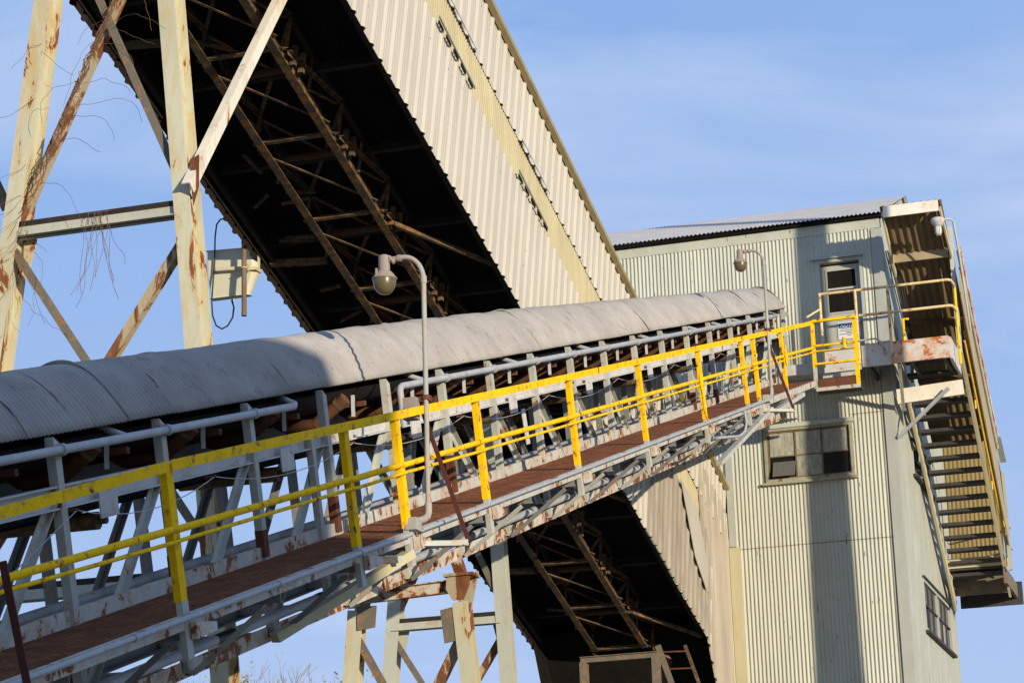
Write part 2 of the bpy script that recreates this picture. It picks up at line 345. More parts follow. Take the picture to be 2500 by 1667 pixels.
# cross ties, belt, idlers, return rollers
for k, s in enumerate(posts):
    b = MB(); b.bar(C(XN, s, -2.42), C(XF, s, -2.42), .06, .06, CN).build('cross_tie', M['slate'], conv)
b = MB()
prof = [(-7.96, -.50), (-8.10, -.60), (-8.26, -.68), (-8.54, -.68), (-8.70, -.60), (-8.84, -.50)]
b.grid([[C(x, s, n) for x, n in prof] for s in (8, SEND)], True, thick=CN * -.012)
belt = b.build('carrying_belt', M['belt'], conv)
b = MB(); b.grid([[C(x, s, -1.03) for x in (-7.98, -8.82)] for s in (8, SEND)], thick=CN * -.014).build('return_belt', M['belt'], conv)
b = MB(); b.grid([[C(x, s, -.455) for x in (-8.60, -8.90)] for s in (8, SEND)], thick=CN * -.02).build('inner_lining', M['inner'], conv)
idler_s = [s + PITCH * .46 for s in posts[:-1]]
for s in idler_s:
    b = MB(); b.tube([C(-7.93, s, -.58), C(-8.26, s, -.80)], .062, 10)
    ro = b.build('idler_roller', M['roller'], conv)
    b = MB(); b.tube([C(-7.99, s, -.62), C(-8.02, s, -.64)], .068, 10); b.build('ring', M['dark'], ro)
    b = MB(); b.tube([C(-8.26, s, -.80), C(-8.56, s, -.80)], .06, 8).build('idler_roller', M['roller'], conv)
    b = MB(); b.tube([C(-8.56, s, -.80), C(-8.88, s, -.58)], .06, 8).build('idler_roller', M['roller'], conv)
    b = MB(); pts = []
    for i in range(7):
        a = i / 6; pts.append((-.10 * math.sin(a * 2.2) + .05, -.56 - .20 * a))
    b.grid([[C(-7.90 + (i % 2) * 0 + dx, s + .05 + u * .6 + w_, n) for (u, n), w_ in zip(pts, (0, .014, .022, .026, .024, .018, 0))] for i, dx in enumerate((0, .035))], thick=V((0, .01, 0)))
    b.build('idler_bracket', M['white'], conv)
    b = MB(); b.bar(C(-7.92, s + .5, -.66), C(-8.86, s + .5, -.66), .05, .05, CN).build('belt_support', M['rust'], conv)
for k in range(-1, 8):
    s = 15.62 + 3.49 * k
    b = MB(); b.plate([C(-7.835, s - .13, -.90), C(-7.835, s + .16, -.90), C(-7.835, s + .16, -1.10), C(-7.835, s - .13, -1.10)], EX, .012).build('hanger_plate', M['white'], conv)
    b = MB(); b.tube([C(-7.92, s, -1.12), C(-8.86, s, -1.12)], .068, 12); r_ = b.build('return_roller', M['dark'], conv)
    b = MB(); b.tube([C(-7.85, s, -1.12), C(-7.93, s, -1.12)], .03, 8).build('axle', M['dark'], r_)
b = MB(); b.plate([C(-7.84, 26.42, -1.08), C(-7.84, 26.56, -1.08), C(-7.84, 26.62, -1.50), C(-7.84, 26.48, -1.50)], EX, .01).build('hanger_strap', M['white'], conv)

# walkway of the small conveyor
WN = -1.783
walk = thing('conveyor_walkway', C(-7.4, 12, WN), 'narrow rust brown grating walkway along the inclined conveyor', 'walkway')
b = MB()
for i in range(10):                                        # bearing bars along the walkway
    x = -7.06 - i * .083
    b.bar(C(x, 9, WN - .012), C(x, 42.55, WN - .012), .012, .028, CN)
sI = 9.0
while sI < 42.5:
    b.bar(C(-7.03, sI, WN - .006), C(-7.84, sI, WN - .006), .030, .012, CN); sI += .052
b.build('grating', M['grating'], walk)
b = MB(); b.chan(C(-7.0, 9, WN - .045), C(-7.0, 42.5, WN - .045), .05, .10, .008, CN, fs=-1).build('edge_channel', M['peel_light'], walk)
ys = [11.45, 14.95, 18.45, 19.74, 22.15, 25.67, 29.05, 32.7, 35.9, 36.9, 39.43]
for k, s in enumerate(posts):
    if s > 41: continue
    b = MB(); b.chan(C(-7.02, s, WN - .12), C(XN, s, WN - .12), .05, .10, .01, CN).build('cantilever', M['slate'], walk)
    b = MB(); b.chan(C(-7.12, s - .10, WN - .17), C(XN + .06, s - .02, -2.42), .04, .055, .008, CDIR)
    b.build('knee_plate', M['frame'] if k % 2 else M['slate'], walk)
for s in ys:
    b = MB(); b.plate([C(-6.99, s + .02, WN - .05), C(-6.99, s + .36, WN - .10), C(-6.99, s + .36, WN - .16), C(-6.99, s + .02, WN - .17)], EX, .05).build('splice_bracket', M['peel'], walk)
b = MB(); b.bar(C(-6.97, 37.0, -2.05), C(-6.97, 40.6, WN - .13), .09, .07, CN).build('outrigger_strut', M['frame'], walk)
b = MB(); b.bar(C(-7.05, 33.4, -2.44), C(-6.98, 37.2, -1.98), .09, .06, CN).build('outrigger_strut', M['frame'], walk)
b = MB(); b.bar(C(-7.75, 18.2, -2.42), C(-7.02, 19.75, -1.97), .10, .08, CN).build('outrigger_strut', M['cream'], walk)
b = MB(); b.bar(C(-7.0, 19.4, -1.98), C(-7.9, 19.9, -1.98), .06, .06, CN).build('outrigger_strut', M['frame'], walk)

# yellow railing
rail = thing('safety_railing', C(-7.0, 12, WN), 'bright yellow safety railing along the outer edge of the inclined walkway', 'railing')
RT = -.715
for s in ys:
    big = s in (19.74, 36.9)
    b = MB(); X0 = -7.0
    b.ell(C(X0 + .01, s - .045, WN + .05), C(X0 + .01, s - .045, RT - (.06 if not big else .0)), .055, .085, .012, CDIR, fs=1) if False else b.chan(C(X0, s, WN + (.04 if not s < 16 else .10)), C(X0, s, RT - .02), .055, .105, .012, CDIR, fs=-1 if False else 1)
    po = b.build('post', M['yellow'], rail)
    b = MB(); b.chan(C(X0 + .003, s, WN - .30), C(X0 + .003, s, WN + (.039 if not s < 16 else .099)), .05, .10, .012, CDIR, fs=1).build('post_foot', M['frame'], po)
b = MB(); b.ell(C(-7.0 + .03, 14.95, RT - .065), C(-7.03 + .06, 42.5, RT - .065), .06, .075, .010, CN, fs=-1, fu=1).build('top_rail', M['yellow'], rail)
b = MB(); b.ell(C(-7.0 + .03, 9.2, RT - .20), C(-7.0 + .03, 14.90, RT - .067), .06, .075, .010, CN, fs=-1, fu=1).build('top_rail', M['yellow'], rail)
segs = [9.2] + ys[1:] + [42.5]
segs = [12.33] + ys[1:] + [42.5]
b = MB()
for a_, c_ in zip(segs, segs[1:]):
    j = random.uniform(-.006, .006); b.tube([C(-7.0, a_, -1.185 + j), C(-7.0, c_, -1.185 - j)], .027, 10)
b.build('middle_rail', M['yellow'], rail)
b = MB()
for a_, c_ in zip(segs, segs[1:]):
    j = random.uniform(-.006, .006); b.tube([C(-6.985, a_, -1.262 + j), C(-6.985, c_, -1.262 - j)], .015, 8)
b.build('lower_rail', M['yellow'], rail)
for s in (32.35, 39.3):
    b = MB(); b.tube([C(-6.95, s, -1.10), C(-6.95, s, -1.32)], .022, 8); b.tube([C(-6.95, s, -1.32), C(-6.95, s + .02, -1.62), C(-6.95, s + .10, -1.72), C(-6.95, s + .30, WN - .02)] if s < 35 else [C(-6.95, s, -1.0), C(-6.95, s, -1.35)], .013, 8).build('pipe_clamp', M['yellow'], rail)
# gate frame at the top
gb = MB(); gb.chan(V((-7.0, 41.22, 10.80)), V((-7.0, 41.22, 11.70)), .06, .09, .012, EY, fs=1); gp = gb.build('gate_post', M['yellow'], rail)
gb = MB(); gb.chan(V((-7.0, 41.22, 10.40)), V((-7.0, 41.22, 10.80)), .06, .09, .012, EY, fs=1).build('post_foot', M['frame'], gp)
gb = MB(); gb.chan(V((-6.27, 41.22, 10.40)), V((-6.27, 41.22, 11.72)), .07, .07, .012, EX, fs=1).build('gate_post', M['yellow'], rail)
gb = MB(); gb.ell(V((-7.02, 41.2, 11.66)), V((-6.24, 41.2, 11.66)), .06, .06, .01, EZ).build('gate_bar', M['yellow'], rail)
gb = MB(); gb.tube([V((-7.0, 41.18, 11.22)), V((-6.27, 41.18, 11.22))], .024, 8); gb.tube([V((-6.46, 41.14, 11.12)), V((-6.46, 41.14, 11.32))], .03, 8); gb.build('gate_bar', M['yellow'], rail)
gb = MB(); gb.tube([V((-7.0, 41.18, 11.12)), V((-6.27, 41.18, 11.12))], .014, 8).build('gate_bar', M['yellow'], rail)
gb = MB(); gb.ell(V((-7.0, 41.2, 10.86)), V((-6.27, 41.2, 10.86)), .05, .045, .01, EZ).build('gate_bar', M['yellow'], rail)

# pipes and conduits
def pipe(name, path, r, label, m='pipe', cat='pipe', n=10, stubs=(), clamps=(), group=None):
    t = thing(name, path[0], label, cat, group)
    MB().tube(path, r, n).build('run', M[m], t)
    for p, q in stubs: MB().tube([p, q], r * .8, 8).build('branch', M[m], t)
    for p, d in clamps: MB().tube([V(p) - d * .02, V(p) + d * .02], r * 1.35, 10).build('clamp', M[m], t)
    return t
PX = -7.79
def cl_at(ss, X, n): return [(C(X, s, n), CDIR) for s in ss]
pipe('sprinkler_pipe', [C(PX, 9, -.555), C(PX, 19.32, -.555), C(PX - .02, 19.40, -.545), C(PX - .30, 19.42, -.40)], .034, 'grey pipe strapped to the lower conveyor posts, elbowed back under the hood', stubs=[(C(PX, 16.0, -.555), C(PX - .35, 16.0, -.40))],
     clamps=cl_at([posts[2], posts[3], posts[4]], PX, -.555))
pipe('sprinkler_pipe', [C(PX, 22.15, -.95), C(PX, 22.15, -.60), C(PX, 22.17, -.57), C(PX, 22.22, -.555), C(PX, 43.55, -.555), C(PX - .02, 43.62, -.55), C(PX - .3, 43.64, -.42)], .034,
     'grey pipe strapped to the upper conveyor posts, elbowed downward beside the near lamp',
     stubs=[(C(PX, s, -.555), C(PX - .32, s, -.42)) for s in (23.0, 26.4, 29.8, 33.2, 36.5, 38.4, 40.1)], clamps=cl_at(posts[7:], PX, -.555))
pipe('edge_conduit', [C(-6.94, 9, WN - .005), C(-6.94, 19.6, WN - .005)], .022, 'grey conduit along the walkway edge below the near lamp', clamps=cl_at([14.0, 16.5, 18.3], -6.94, WN - .005))
pipe('edge_conduit', [C(-6.94, 19.9, WN - .005), C(-6.94, 37.35, WN - .005)], .019, 'grey conduit along the walkway edge between the two lamps', clamps=cl_at([22.4, 26, 29.3, 33], -6.94, WN - .005))
tp = pipe('taped_pipe', [C(-7.74, 9, -2.24), C(-7.74, 43, -2.24)], .042, 'fat pale pipe banded with black tape below the walkway', m='pipe')
for s in [17.0, 19.2, 20.6, 21.35, 22.6, 23.5, 24.4, 26.2, 27.6, 27.9, 29.6, 31.3, 31.6, 33.2, 35.1, 37, 38.8]:
    MB().tube([C(-7.74, s, -2.24), C(-7.74, s + random.uniform(.12, .35), -2.24)], .0455, 10).build('tape_band', M['tape'], tp)
pipe('floor_pipe', [C(-8.06, 9, -1.68), C(-8.06, 43, -1.68)], .046, 'thick grey pipe on the conveyor deck nearest the walkway', m='deckpipe')
pipe('floor_pipe', [C(-8.36, 9, -2.02), C(-8.36, 43, -2.02)], .026, 'thinner grey pipe in the middle of the conveyor deck', m='deckpipe')
pipe('floor_pipe', [C(-8.66, 9, -2.28), C(-8.66, 43, -2.28)], .036, 'grey pipe on the far side of the conveyor deck', m='deckpipe')
pipe('drain_bend', [C(-6.95, 35.2, -1.80), C(-6.95, 35.25, -2.0), C(-6.96, 35.1, -2.12), C(-6.97, 34.7, -2.16), C(-7.0, 33.2, -2.06)], .022, 'bent drain pipe hanging below the walkway near the far lamp')

# pull wire
def wire(a, b_, sag, n=9):
    return [V(a).lerp(V(b_), i / n) - EZ * sag * 4 * (i / n) * (1 - i / n) for i in range(n + 1)]
hooks = [15.0, 17.4, 20.6, 24.0, 27.4, 30.9, 34.4, 37.9, 41.2]
b = MB(); XW = -7.80
hp = [C(XW + .04, s, -.99) for s in hooks]
b.tube([C(XW, 12.7, -1.72)] + [hp[0]], .004, 5)
for p, q in zip(hp, hp[1:]): b.tube(wire(p, q, .13), .004, 5)
wt = b.build('emergency_pull_cord', M['wire']); tag(wt, 'thin steel pull cord sagging between hooks behind the yellow railing', 'cord')
for s in hooks: MB().tube([C(XW - .04, s, -.99), C(XW + .05, s, -.985)], .012, 6).build('eye_hook', M['rust'], wt)

# ------------------------------------------------------------------ lamps on the railing
def lamp(Y, zb, top, label):
    X = -6.95; base = V((X, Y, zb)); t = thing('gooseneck_lamp', base, label, 'lamp', 'gooseneck lamps on the conveyor railing')
    RX, RZ_ = .20, .245; n = 12
    MB().tube([base + EZ * .10, V((X, Y, top))], .0235, 12).build('pole', M['pole'], t)
    arc = [V((X, Y, top))] + [V((X - RX * (1 - math.cos(a)), Y, top + RZ_ * math.sin(a))) for a in [math.pi / 2 * i / n for i in range(1, n + 1)]]
    arc.append(arc[-1] + V((-.03, 0, -.004)))
    MB().tube(arc, .0235, 12).build('gooseneck', M['pole'], t)
    MB().tube([V((X, Y, top - .03)), V((X, Y, top + .04))], .030, 12).build('collar', M['pole'], t)
    e = arc[-1]
    b = MB(); b.tube([e + V((.02, 0, 0)), e + V((-.10, 0, -.005))], .027, 12); b.tube([e + V((-.02, 0, 0)), e + V((.01, 0, 0))], .034, 12); b.tube([e + V((-.10, -.01, .025)), e + V((-.05, -.02, -.045))], .016, 8); b.build('socket_arm', M['lamp'], t)
    c = e + V((-.155, 0, .045)); q = .78
    hd = MB().lathe(c, -EZ, [(h * q, r * q) for h, r in [(-.002, .0), (0, .05), (.010, .064), (.02, .068), (.175, .070), (.19, .064), (.21, .090), (.25, .125), (.28, .140), (.285, .152), (.30, .152), (.302, .13)]], 24).build('lamp_housing', M['lamp'], t)
    MB().bar(c + V((-.04, -.10, -.15)), c + V((-.04, -.10, -.23)), .022, .016, EX).build('latch', M['lamp'], hd)
    pr = []
    for i in range(25):
        a = i / 24; th = math.pi / 2 * a; pr.append((q * (.30 + .185 * math.sin(th)), q * (.138 * math.cos(th) ** .8 + (.0035 if i % 2 else 0)) if i < 24 else .0))
    MB().lathe(c, -EZ, pr, 24).build('globe', M['amber'], t)
    b = MB(); b.tube([V((X, Y, zb + .12)), V((X, Y, zb + .04)), V((X - .005, Y - .03, zb - .01)), V((X - .01, Y - .10, zb - .045)), V((X - .01, Y - .30, zb - .10))], .034, 12); b.build('base_elbow', M['pole'], t)
    b = MB(); b.box((X - .07, Y - .42, zb - .19), (X + .03, Y - .27, zb - .08)); b.build('conduit_box', M['pole'], t)
    zr = zb + 1.06
    b = MB(); b.tube([V((X, Y, zr + .06)), V((X, Y, zr + .02))], .042, 10); b.bar(V((X - .06, Y, zr + .03)), V((X + .05, Y, zr + .03)), .03, .05); b.build('clamp', M['rust'], t)
    b = MB(); b.box((X - .20, Y - .08, zr - .16), (X - .07, Y + .02, zr + .04)); b.tube([V((X - .13, Y - .09, zr - .08)), V((X - .13, Y - .12, zr - .09))], .04, 10); b.build('junction_box', M['lamp'], t)
    b = MB(); b.ell(V((X - .07, Y - .02, zr - .04)), V((X + .28, Y + .22, zb - .22)), .042, .042, .008, EY).build('brace', M['maroon'], t)
    b = MB(); b.ell(V((X - .35, Y - .05, zb - .31)), V((X + .30, Y + .22, zb - .25)), .05, .055, .008, EZ); b.ell(V((X - .35, Y - .45, zb - .33)), V((X + .30, Y + .16, zb - .27)), .05, .055, .008, EZ); b.build('outrigger', M['frame'], t)
    return t
l1 = lamp(19.76, 4.20, 6.42, 'large nearer gooseneck lamp with amber globe against the black gallery underside')
l2 = copy_tree(l1, None, V((0, 36.48 - 19.76, 9.20 - 4.20)))
l2['label'] = 'smaller farther gooseneck lamp with amber globe against the pale corrugated tower wall'

# leftmost rust brace at the picture's edge
br = MB().ell(C(-6.86, 12.22, -1.06), C(-6.76, 12.22, -2.2), .05, .07, .01, CDIR, fs=1).build('railing_brace', M['maroon'])
tag(br, 'dark red steel brace standing at the left end of the walkway', 'brace')

# ------------------------------------------------------------------ trestles
def trestle(Y, tops, bots, zt, zb, struts, braces, label, name='steel_trestle', mt='trestle', fl=.185, dp=.30, extra=None, group='steel trestles under the gallery'):
    xm = (bots[0] + bots[1]) / 2
    t = thing(name, (xm, Y, zb), label, 'trestle', group)
    def lx(i, z): return tops[i] + (bots[i] - tops[i]) * (zt - z) / (zt - zb)
    for i in (0, 1):
        MB().ibeam(V((bots[i], Y, zb)), V((tops[i], Y, zt)), fl, dp, .016, EY).build('leg', M[mt], t)
        MB().box((bots[i] - .25, Y - .25, zb - .02), (bots[i] + .25, Y + .25, zb + .03)).build('base_plate', M[mt], t)
    for z in struts:
        for yy in (-.075, .035):
            MB().ell(V((lx(0, z) + .02, Y + yy, z)), V((lx(1, z) - .02, Y + yy, z)), .06, .11, .012, EZ).build('strut', M['trestle_clean'], t)
        MB().bar(V((lx(0, z) + .02, Y - .03, z + .145)), V((lx(1, z) - .02, Y - .03, z + .145)), .10, .06, EZ).build('strut', M['near_black'], t)
        for i in (0, 1):
            x = lx(i, z); d = 1 if i == 0 else -1
            MB().plate([V((x + d * .05, Y + .085, z - .30)), V((x + d * .13, Y + .085, z - .30)), V((x + d * .20, Y + .085, z)), V((x + d * .13, Y + .085, z + .30)), V((x + d * .05, Y + .085, z + .30))], EY, .012).build('gusset', M['brownsteel'] if i else M[mt], t)  # right gusset darker: shade behind the leg is put into its colour
    for z0, z1 in braces:
        for i in (0, 1):
            yy = -.06 if i == 0 else .03
            MB().ell(V((lx(i, z0), Y + yy, z0)), V((lx(1 - i, z1), Y + yy, z1)), .09, .11, .012, EY, fs=-1 if i else 1).build('brace', M['rustbrace'] if i else M['brownsteel'], t)  # first brace of each pair darker: its shade is in the colour
    return t
t1 = trestle(21.15, (-11.49, -10.36), (-13.13, -9.14), 12.02, -1.7, (7.86, 4.0, .6), ((11.5, 8.0), (7.7, 4.2), (3.9, .8)), 'tall rust streaked cream trestle with vines under the gallery at the left')
p0, p1 = V((-9.93, 21.02, 8.22)), V((-9.30, 23.6, 11.6))
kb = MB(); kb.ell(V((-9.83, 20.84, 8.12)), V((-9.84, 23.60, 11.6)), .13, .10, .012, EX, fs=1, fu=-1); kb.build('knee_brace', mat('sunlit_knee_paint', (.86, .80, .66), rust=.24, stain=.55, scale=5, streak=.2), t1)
MB().plate([V((-9.90, 20.98, 8.42)), V((-9.80, 20.98, 8.46)), V((-9.80, 20.98, 8.12)), V((-9.86, 20.98, 7.92)), V((-9.88, 20.98, 8.1))], EY, .014).build('gusset', M['rust'], t1)
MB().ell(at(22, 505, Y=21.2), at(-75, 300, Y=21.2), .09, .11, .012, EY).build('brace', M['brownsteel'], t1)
t2 = trestle(32.3, (-11.59, -10.40), (-12.59, -9.92), 8.72, -1.7, (5.2, 2.0), ((8.4, 5.35), (5.05, 2.1)), 'grey trestle under the lower gallery, behind the conveyor support', mt='trestle_clean', fl=.20, dp=.20)
# conveyor support bent
YC = 23.40
t3 = trestle(YC, (-9.05, -7.88), (-9.55, -7.35), 4.02, -1.7, (.9,), ((3.7, 1.1), ), 'rusty two legged support directly under the inclined conveyor', name='conveyor_support', mt='trestle', fl=.17, dp=.16, group=None)
for i, x in ((0, -9.05), (1, -7.88)):
    b = MB(); b.plate([V((x - .13, YC - .10, 4.28)), V((x + .13, YC - .10, 4.31)), V((x + .12, YC - .10, 4.19)), V((x + .05, YC - .10, 4.04)), V((x - .07, YC - .10, 4.04)), V((x - .14, YC - .10, 4.16))], EY, .016)
    b.plate([V((x - .10, YC + .10, 4.32)), V((x + .16, YC + .10, 4.36)), V((x + .06, YC + .10, 3.92)), V((x - .06, YC + .10, 3.92))], EY, .016)
    b.box((x - .16, YC - .13, 4.29), (x + .17, YC + .13, 4.32))
    b.build('cap_gusset', M['rustbrace'], t3)
    b = MB(); b.bar(V((x + .01, YC, 4.30)), C(x, 23.55, -2.46), .10, .12, EY).build('bearing_stub', M['peel'], t3)
MB().chan(V((-9.0, YC, 4.16)), V((-7.95, YC, 4.20)), .06, .14, .01, EZ).build('cap_beam', M['peel'], t3)
MB().plate([V((-8.10, YC - .07, 3.95)), V((-7.93, YC - .07, 3.98)), V((-7.90, YC - .07, 3.62)), V((-8.06, YC - .07, 3.60))], EY, .014).build('brace_gusset', M['brownsteel'], t3)  # dark colour stands for the shade on this gusset
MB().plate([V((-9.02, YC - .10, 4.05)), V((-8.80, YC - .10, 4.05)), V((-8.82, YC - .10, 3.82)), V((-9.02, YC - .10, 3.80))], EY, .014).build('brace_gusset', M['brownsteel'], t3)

# ------------------------------------------------------------------ big gallery
XR, XL, NB, NT = -9.26, -12.44, 17.67, 21.24
SA_, SZ = 9.15, 37.55
gal = thing('conveyor_gallery', G(-10.85, SZ, NB), 'huge beige ribbed steel gallery sloping down from upper left to the tower', 'gallery')
def gal_wall(mb, X, sgn, n0, n1, s0, s1, off, ragged=0.0, pitch=.305, sc=1.0, panel=.915):
    s = s0; k = 0
    while s < s1 - .05:
        e = min(s + panel, s1); d0 = random.uniform(-ragged, ragged); d1 = random.uniform(-ragged, ragged); o2 = off + random.uniform(0, .003)
        pts = [(u, h * sc) for u, h in ribs(s, e + .03, pitch)]
        rows = [[G(X + sgn * (h + o2), u, n) for u, h in pts] for n in (n0 + d0, n1 + d1)]
        mb.grid(rows, thick=V((-sgn * .004, 0, 0))); s = e; k += 1
b = MB(); gal_wall(b, XR, 1, NB - .05, 19.47, SA_, SZ + .2, .012, .012); b.build('lower_cladding', M['clad'], gal)
b = MB(); gal_wall(b, XR, 1, 20.12, NT, SA_, 39.9, .014, .012); b.build('upper_cladding', M['clad'], gal)
b = MB(); pts = [(SA_ + u, h) for u, h in wave(31, .0765, .009, 4)]
b.grid([[G(XR + .004 + h, u, n) for u, h in pts] for n in (19.42, 20.18)], thick=V((-.003, 0, 0))); b.build('skylight_band', M['sky_panel'], gal)
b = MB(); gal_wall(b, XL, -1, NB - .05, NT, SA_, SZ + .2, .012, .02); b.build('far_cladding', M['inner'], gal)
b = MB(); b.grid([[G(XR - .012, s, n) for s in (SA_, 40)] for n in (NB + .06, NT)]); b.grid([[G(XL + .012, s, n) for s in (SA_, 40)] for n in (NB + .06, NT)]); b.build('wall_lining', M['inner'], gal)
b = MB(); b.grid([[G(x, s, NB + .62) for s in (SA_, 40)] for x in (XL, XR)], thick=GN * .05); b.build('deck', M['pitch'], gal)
xm = (XL + XR) / 2
b = MB(); b.grid([[G(x, s, n) for s in (SA_, 40.0)] for x, n in ((XR + .06, NT + .02), (xm, NT + .35), (XL - .06, NT + .02))], thick=GN * -.04); b.build('roof', M['roof'], gal)
for sgn, X in ((1, XR), (-1, XL)):
    o = V((sgn * .07, 0, 0))
    b = MB(); b.prof(G(X, SA_, NT) + o, G(X, 40.2, NT) + o, [(-.03, -.07), (.05, -.05), (.06, 0), (.02, .06), (-.06, .06)], EX * sgn, GN); b.build('eave_trim', M['eave'], gal)
# flaps and edge strips on the skylight band
for k, (s0, s1) in enumerate(((22.24, 23.76), (25.73, 27.17))):
    MB().bar(G(XR + .085, s0, 19.515), G(XR + .075, s1, 19.49), .014, .035, GN).build('sprung_flashing', M['slate'], gal)
    s_ = s0 + .05
    while s_ < s1 - .1:
        MB().bar(G(XR + .062, s_, 19.475), G(XR + .062, s_ + .19, 19.465), .012, .055, GN).build('open_joint', M['pitch'], gal); s_ += .305
for s0, s1 in ((20.6, 23.70), (25.75, 27.17)):
    MB().bar(G(XR + .085, s0, 20.10), G(XR + .075, s1, 20.12), .010, .04, GN).build('loose_flashing', M['white'], gal)
    s_ = s0 + .1
    while s_ < s1 - .1:
        MB().bar(G(XR + .062, s_, 20.145), G(XR + .062, s_ + .12, 20.145), .012, .045, GN).build('open_joint', M['pitch'], gal); s_ += .305
# trough truss seen from below
XA, XB = -10.36, -11.49
for X in (XA, XB):
    sg = 1 if X == XA else -1
    b = MB(); b.ell(G(X - .05 * sg, SA_, NB + .0), G(X - .05 * sg, SZ + .3, NB), .11, .11, .014, GN, fs=-sg); b.build('truss_chord', M['dark'], gal)
nodes = [20.33 + 1.755 * k for k in range(-6, 11)]
for k, s in enumerate(nodes):
    MB().ell(G(XB, s, NB + .02), G(XA, s, NB + .02), .06, .08, .01, GN).build('cross_strut', M['dark'], gal)
    MB().ell(G(XB, s + .17, NB + .02), G(XA, s + 1.50, NB + .02), .035, .035, .006, GN).build('diagonal_rod', M['dark'], gal)
    MB().ibeam(G(XL + .05, s + .9, NB + .42), G(XR - .05, s + .9, NB + .42), .07, .11, .012, GN).build('floor_beam', M['near_black'], gal)
    for dx, ds in ((.06, .26), (.10, .42)):
        MB().ell(G(XA + dx - .02, s + ds, NB + .0), G(XA + dx - .01, s + ds - .02, NB + .28), .07, .05, .01, EY).build('cleat', M['dark'], gal)
    MB().bar(G(XB + .04, s + .9, NB + .30), G(XB + .04, s - .1, NB + .58), .06, .04, EX).build('lacing_bar', M['near_black'], gal)
    if k % 4 == 3 or k == 14:
        MB().prof(G(XA + .06, s + 2.05, NB + .02), G(XR - .08, s + 3.22, NB + .02), [(-.035, -.03), (.035, -.03), (.035, .03), (-.035, .03)], GDIR, GN).build('outrigger', M['dark'], gal)
rg = random.Random(5)
NTOP = NB + .56
for X in (XA, XB):
    MB().bar(G(X, SA_, NTOP), G(X, SZ, NTOP), .07, .07, GN).build('upper_chord', M['near_black'], gal)
for k, s in enumerate(nodes):
    for X in (XA, XB):
        MB().ell(G(X, s, NB + .05), G(X, s, NTOP - .03), .05, .05, .008, EX).build('web_post', M['dark'], gal)
        MB().ell(G(X + .02, s + .05, NB + .05), G(X + .02, s + 1.70, NTOP - .03), .05, .05, .008, EX).build('web_diagonal', M['dark'], gal)
        MB().bar(G(X - .02, s + .85, NB + .05), G(X - .02, s + .85, NTOP - .03), .035, .03, EX).build('web_hanger', M['brownsteel'] if k % 2 else M['dark'], gal)
    MB().ell(G(XB + .03, s + .05, NTOP - .10), G(XA - .03, s + 1.70, NTOP - .10), .05, .04, .008, GN).build('upper_lacing', M['dark'], gal)
    MB().ell(G(XA - .03, s + .05, NTOP - .06), G(XB + .03, s + 1.70, NTOP - .06), .05, .04, .008, GN).build('upper_lacing', M['dark'], gal)
    MB().tube([G(XB + .10, s + .62, NB + .24), G(XA - .10, s + .62, NB + .24)], .05, 8).build('return_roller', M['roller'], gal)
    for X in (XA - .09, XB + .09): MB().plate([G(X, s + .52, NB + .06), G(X, s + .72, NB + .06), G(X, s + .70, NB + .34), G(X, s + .56, NB + .34)], EX, .012).build('roller_bracket', M['brownsteel'] if X > -11 else M['dark'], gal)
for i in range(26):
    s = rg.uniform(16, 37.2); x = rg.uniform(XL + .15, XB - .1)
    MB().bar(G(x, s, NB + rg.uniform(.2, .5)), G(x + rg.uniform(.2, .5), s + rg.uniform(-.2, .2), NB + rg.uniform(.2, .5)), .05, .03, GN).build('hanger_plate', M['dark'], gal)
for s in (15.0, 19.9, 24.8, 29.7, 34.6):
    MB().bar(G(XL + .05, s, NB + .12), G(XB - .1, s + .1, NB + .12), .09, .07, GN).build('cross_strut', M['dark'], gal)
MB().bar(G(XL + .10, SA_, NB + .14), G(XL + .10, SZ, NB + .14), .06, .06, GN).build('sill_angle', M['near_black'], gal)
MB().bar(G(XR - .10, SA_, NB + .14), G(XR - .10, SZ, NB + .14), .08, .08, GN).build('sill_angle', M['near_black'], gal)
# tail of the gallery dropping steeply in front of the tower foot
q0 = G(XR, SZ, NB)
def TL(X, d, n): return V((X, q0.y + d * .60, q0.z - d * .80)) + V((0, .80, .60)) * n
b = MB(); 
for j in range(7):
    pts = [(u, h) for u, h in ribs(j * .915, (j + 1) * .915 + .02)]
    rows = [[V((XR + .02 + h + .004 * (j % 2), q0.y + u * .55, zz)) for u, h in pts] for zz in (0, 1)]
    for r_, top in zip(rows, (False, True)):
        for i, (u, h) in enumerate(pts):
            y = q0.y - .1 + u * .62
            r_[i] = V((XR + .02 + h, y, (q0.z - (u - .1) * 1.0 * .92 - .02) if not top else 9.35 - (y - 41) * .30))
    b.grid(rows, thick=V((-.004, 0, 0)))
b.build('tail_cladding', M['cladold'], gal)
b = MB()
for X, m_ in ((XL, 0),):
    b.add([V((X, q0.y - .1, q0.z)), V((X, 46, q0.z - 8.0)), V((X, 46, 8.2)), V((X, q0.y - .1, 9.4))], [(0, 1, 2, 3)])
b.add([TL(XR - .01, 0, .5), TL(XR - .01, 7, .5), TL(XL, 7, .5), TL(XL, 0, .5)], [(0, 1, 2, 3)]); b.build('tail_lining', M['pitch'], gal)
# weathered lower panels near the tower
b = MB(); gal_wall(b, XR, 1, NB - .06, 19.6, 33.245, SZ + .15, .028, .02); b.build('old_cladding', M['cladold'], gal)
b = MB(); b.plate([G(XR + .085, 35.15, 19.55), G(XR + .085, 36.3, 19.60), G(XR + .085, 37.25, 18.85), G(XR + .085, 37.2, 18.35), G(XR + .085, 36.3, 18.6)], EX, .012).build('patch_panel', M['clad'], gal)

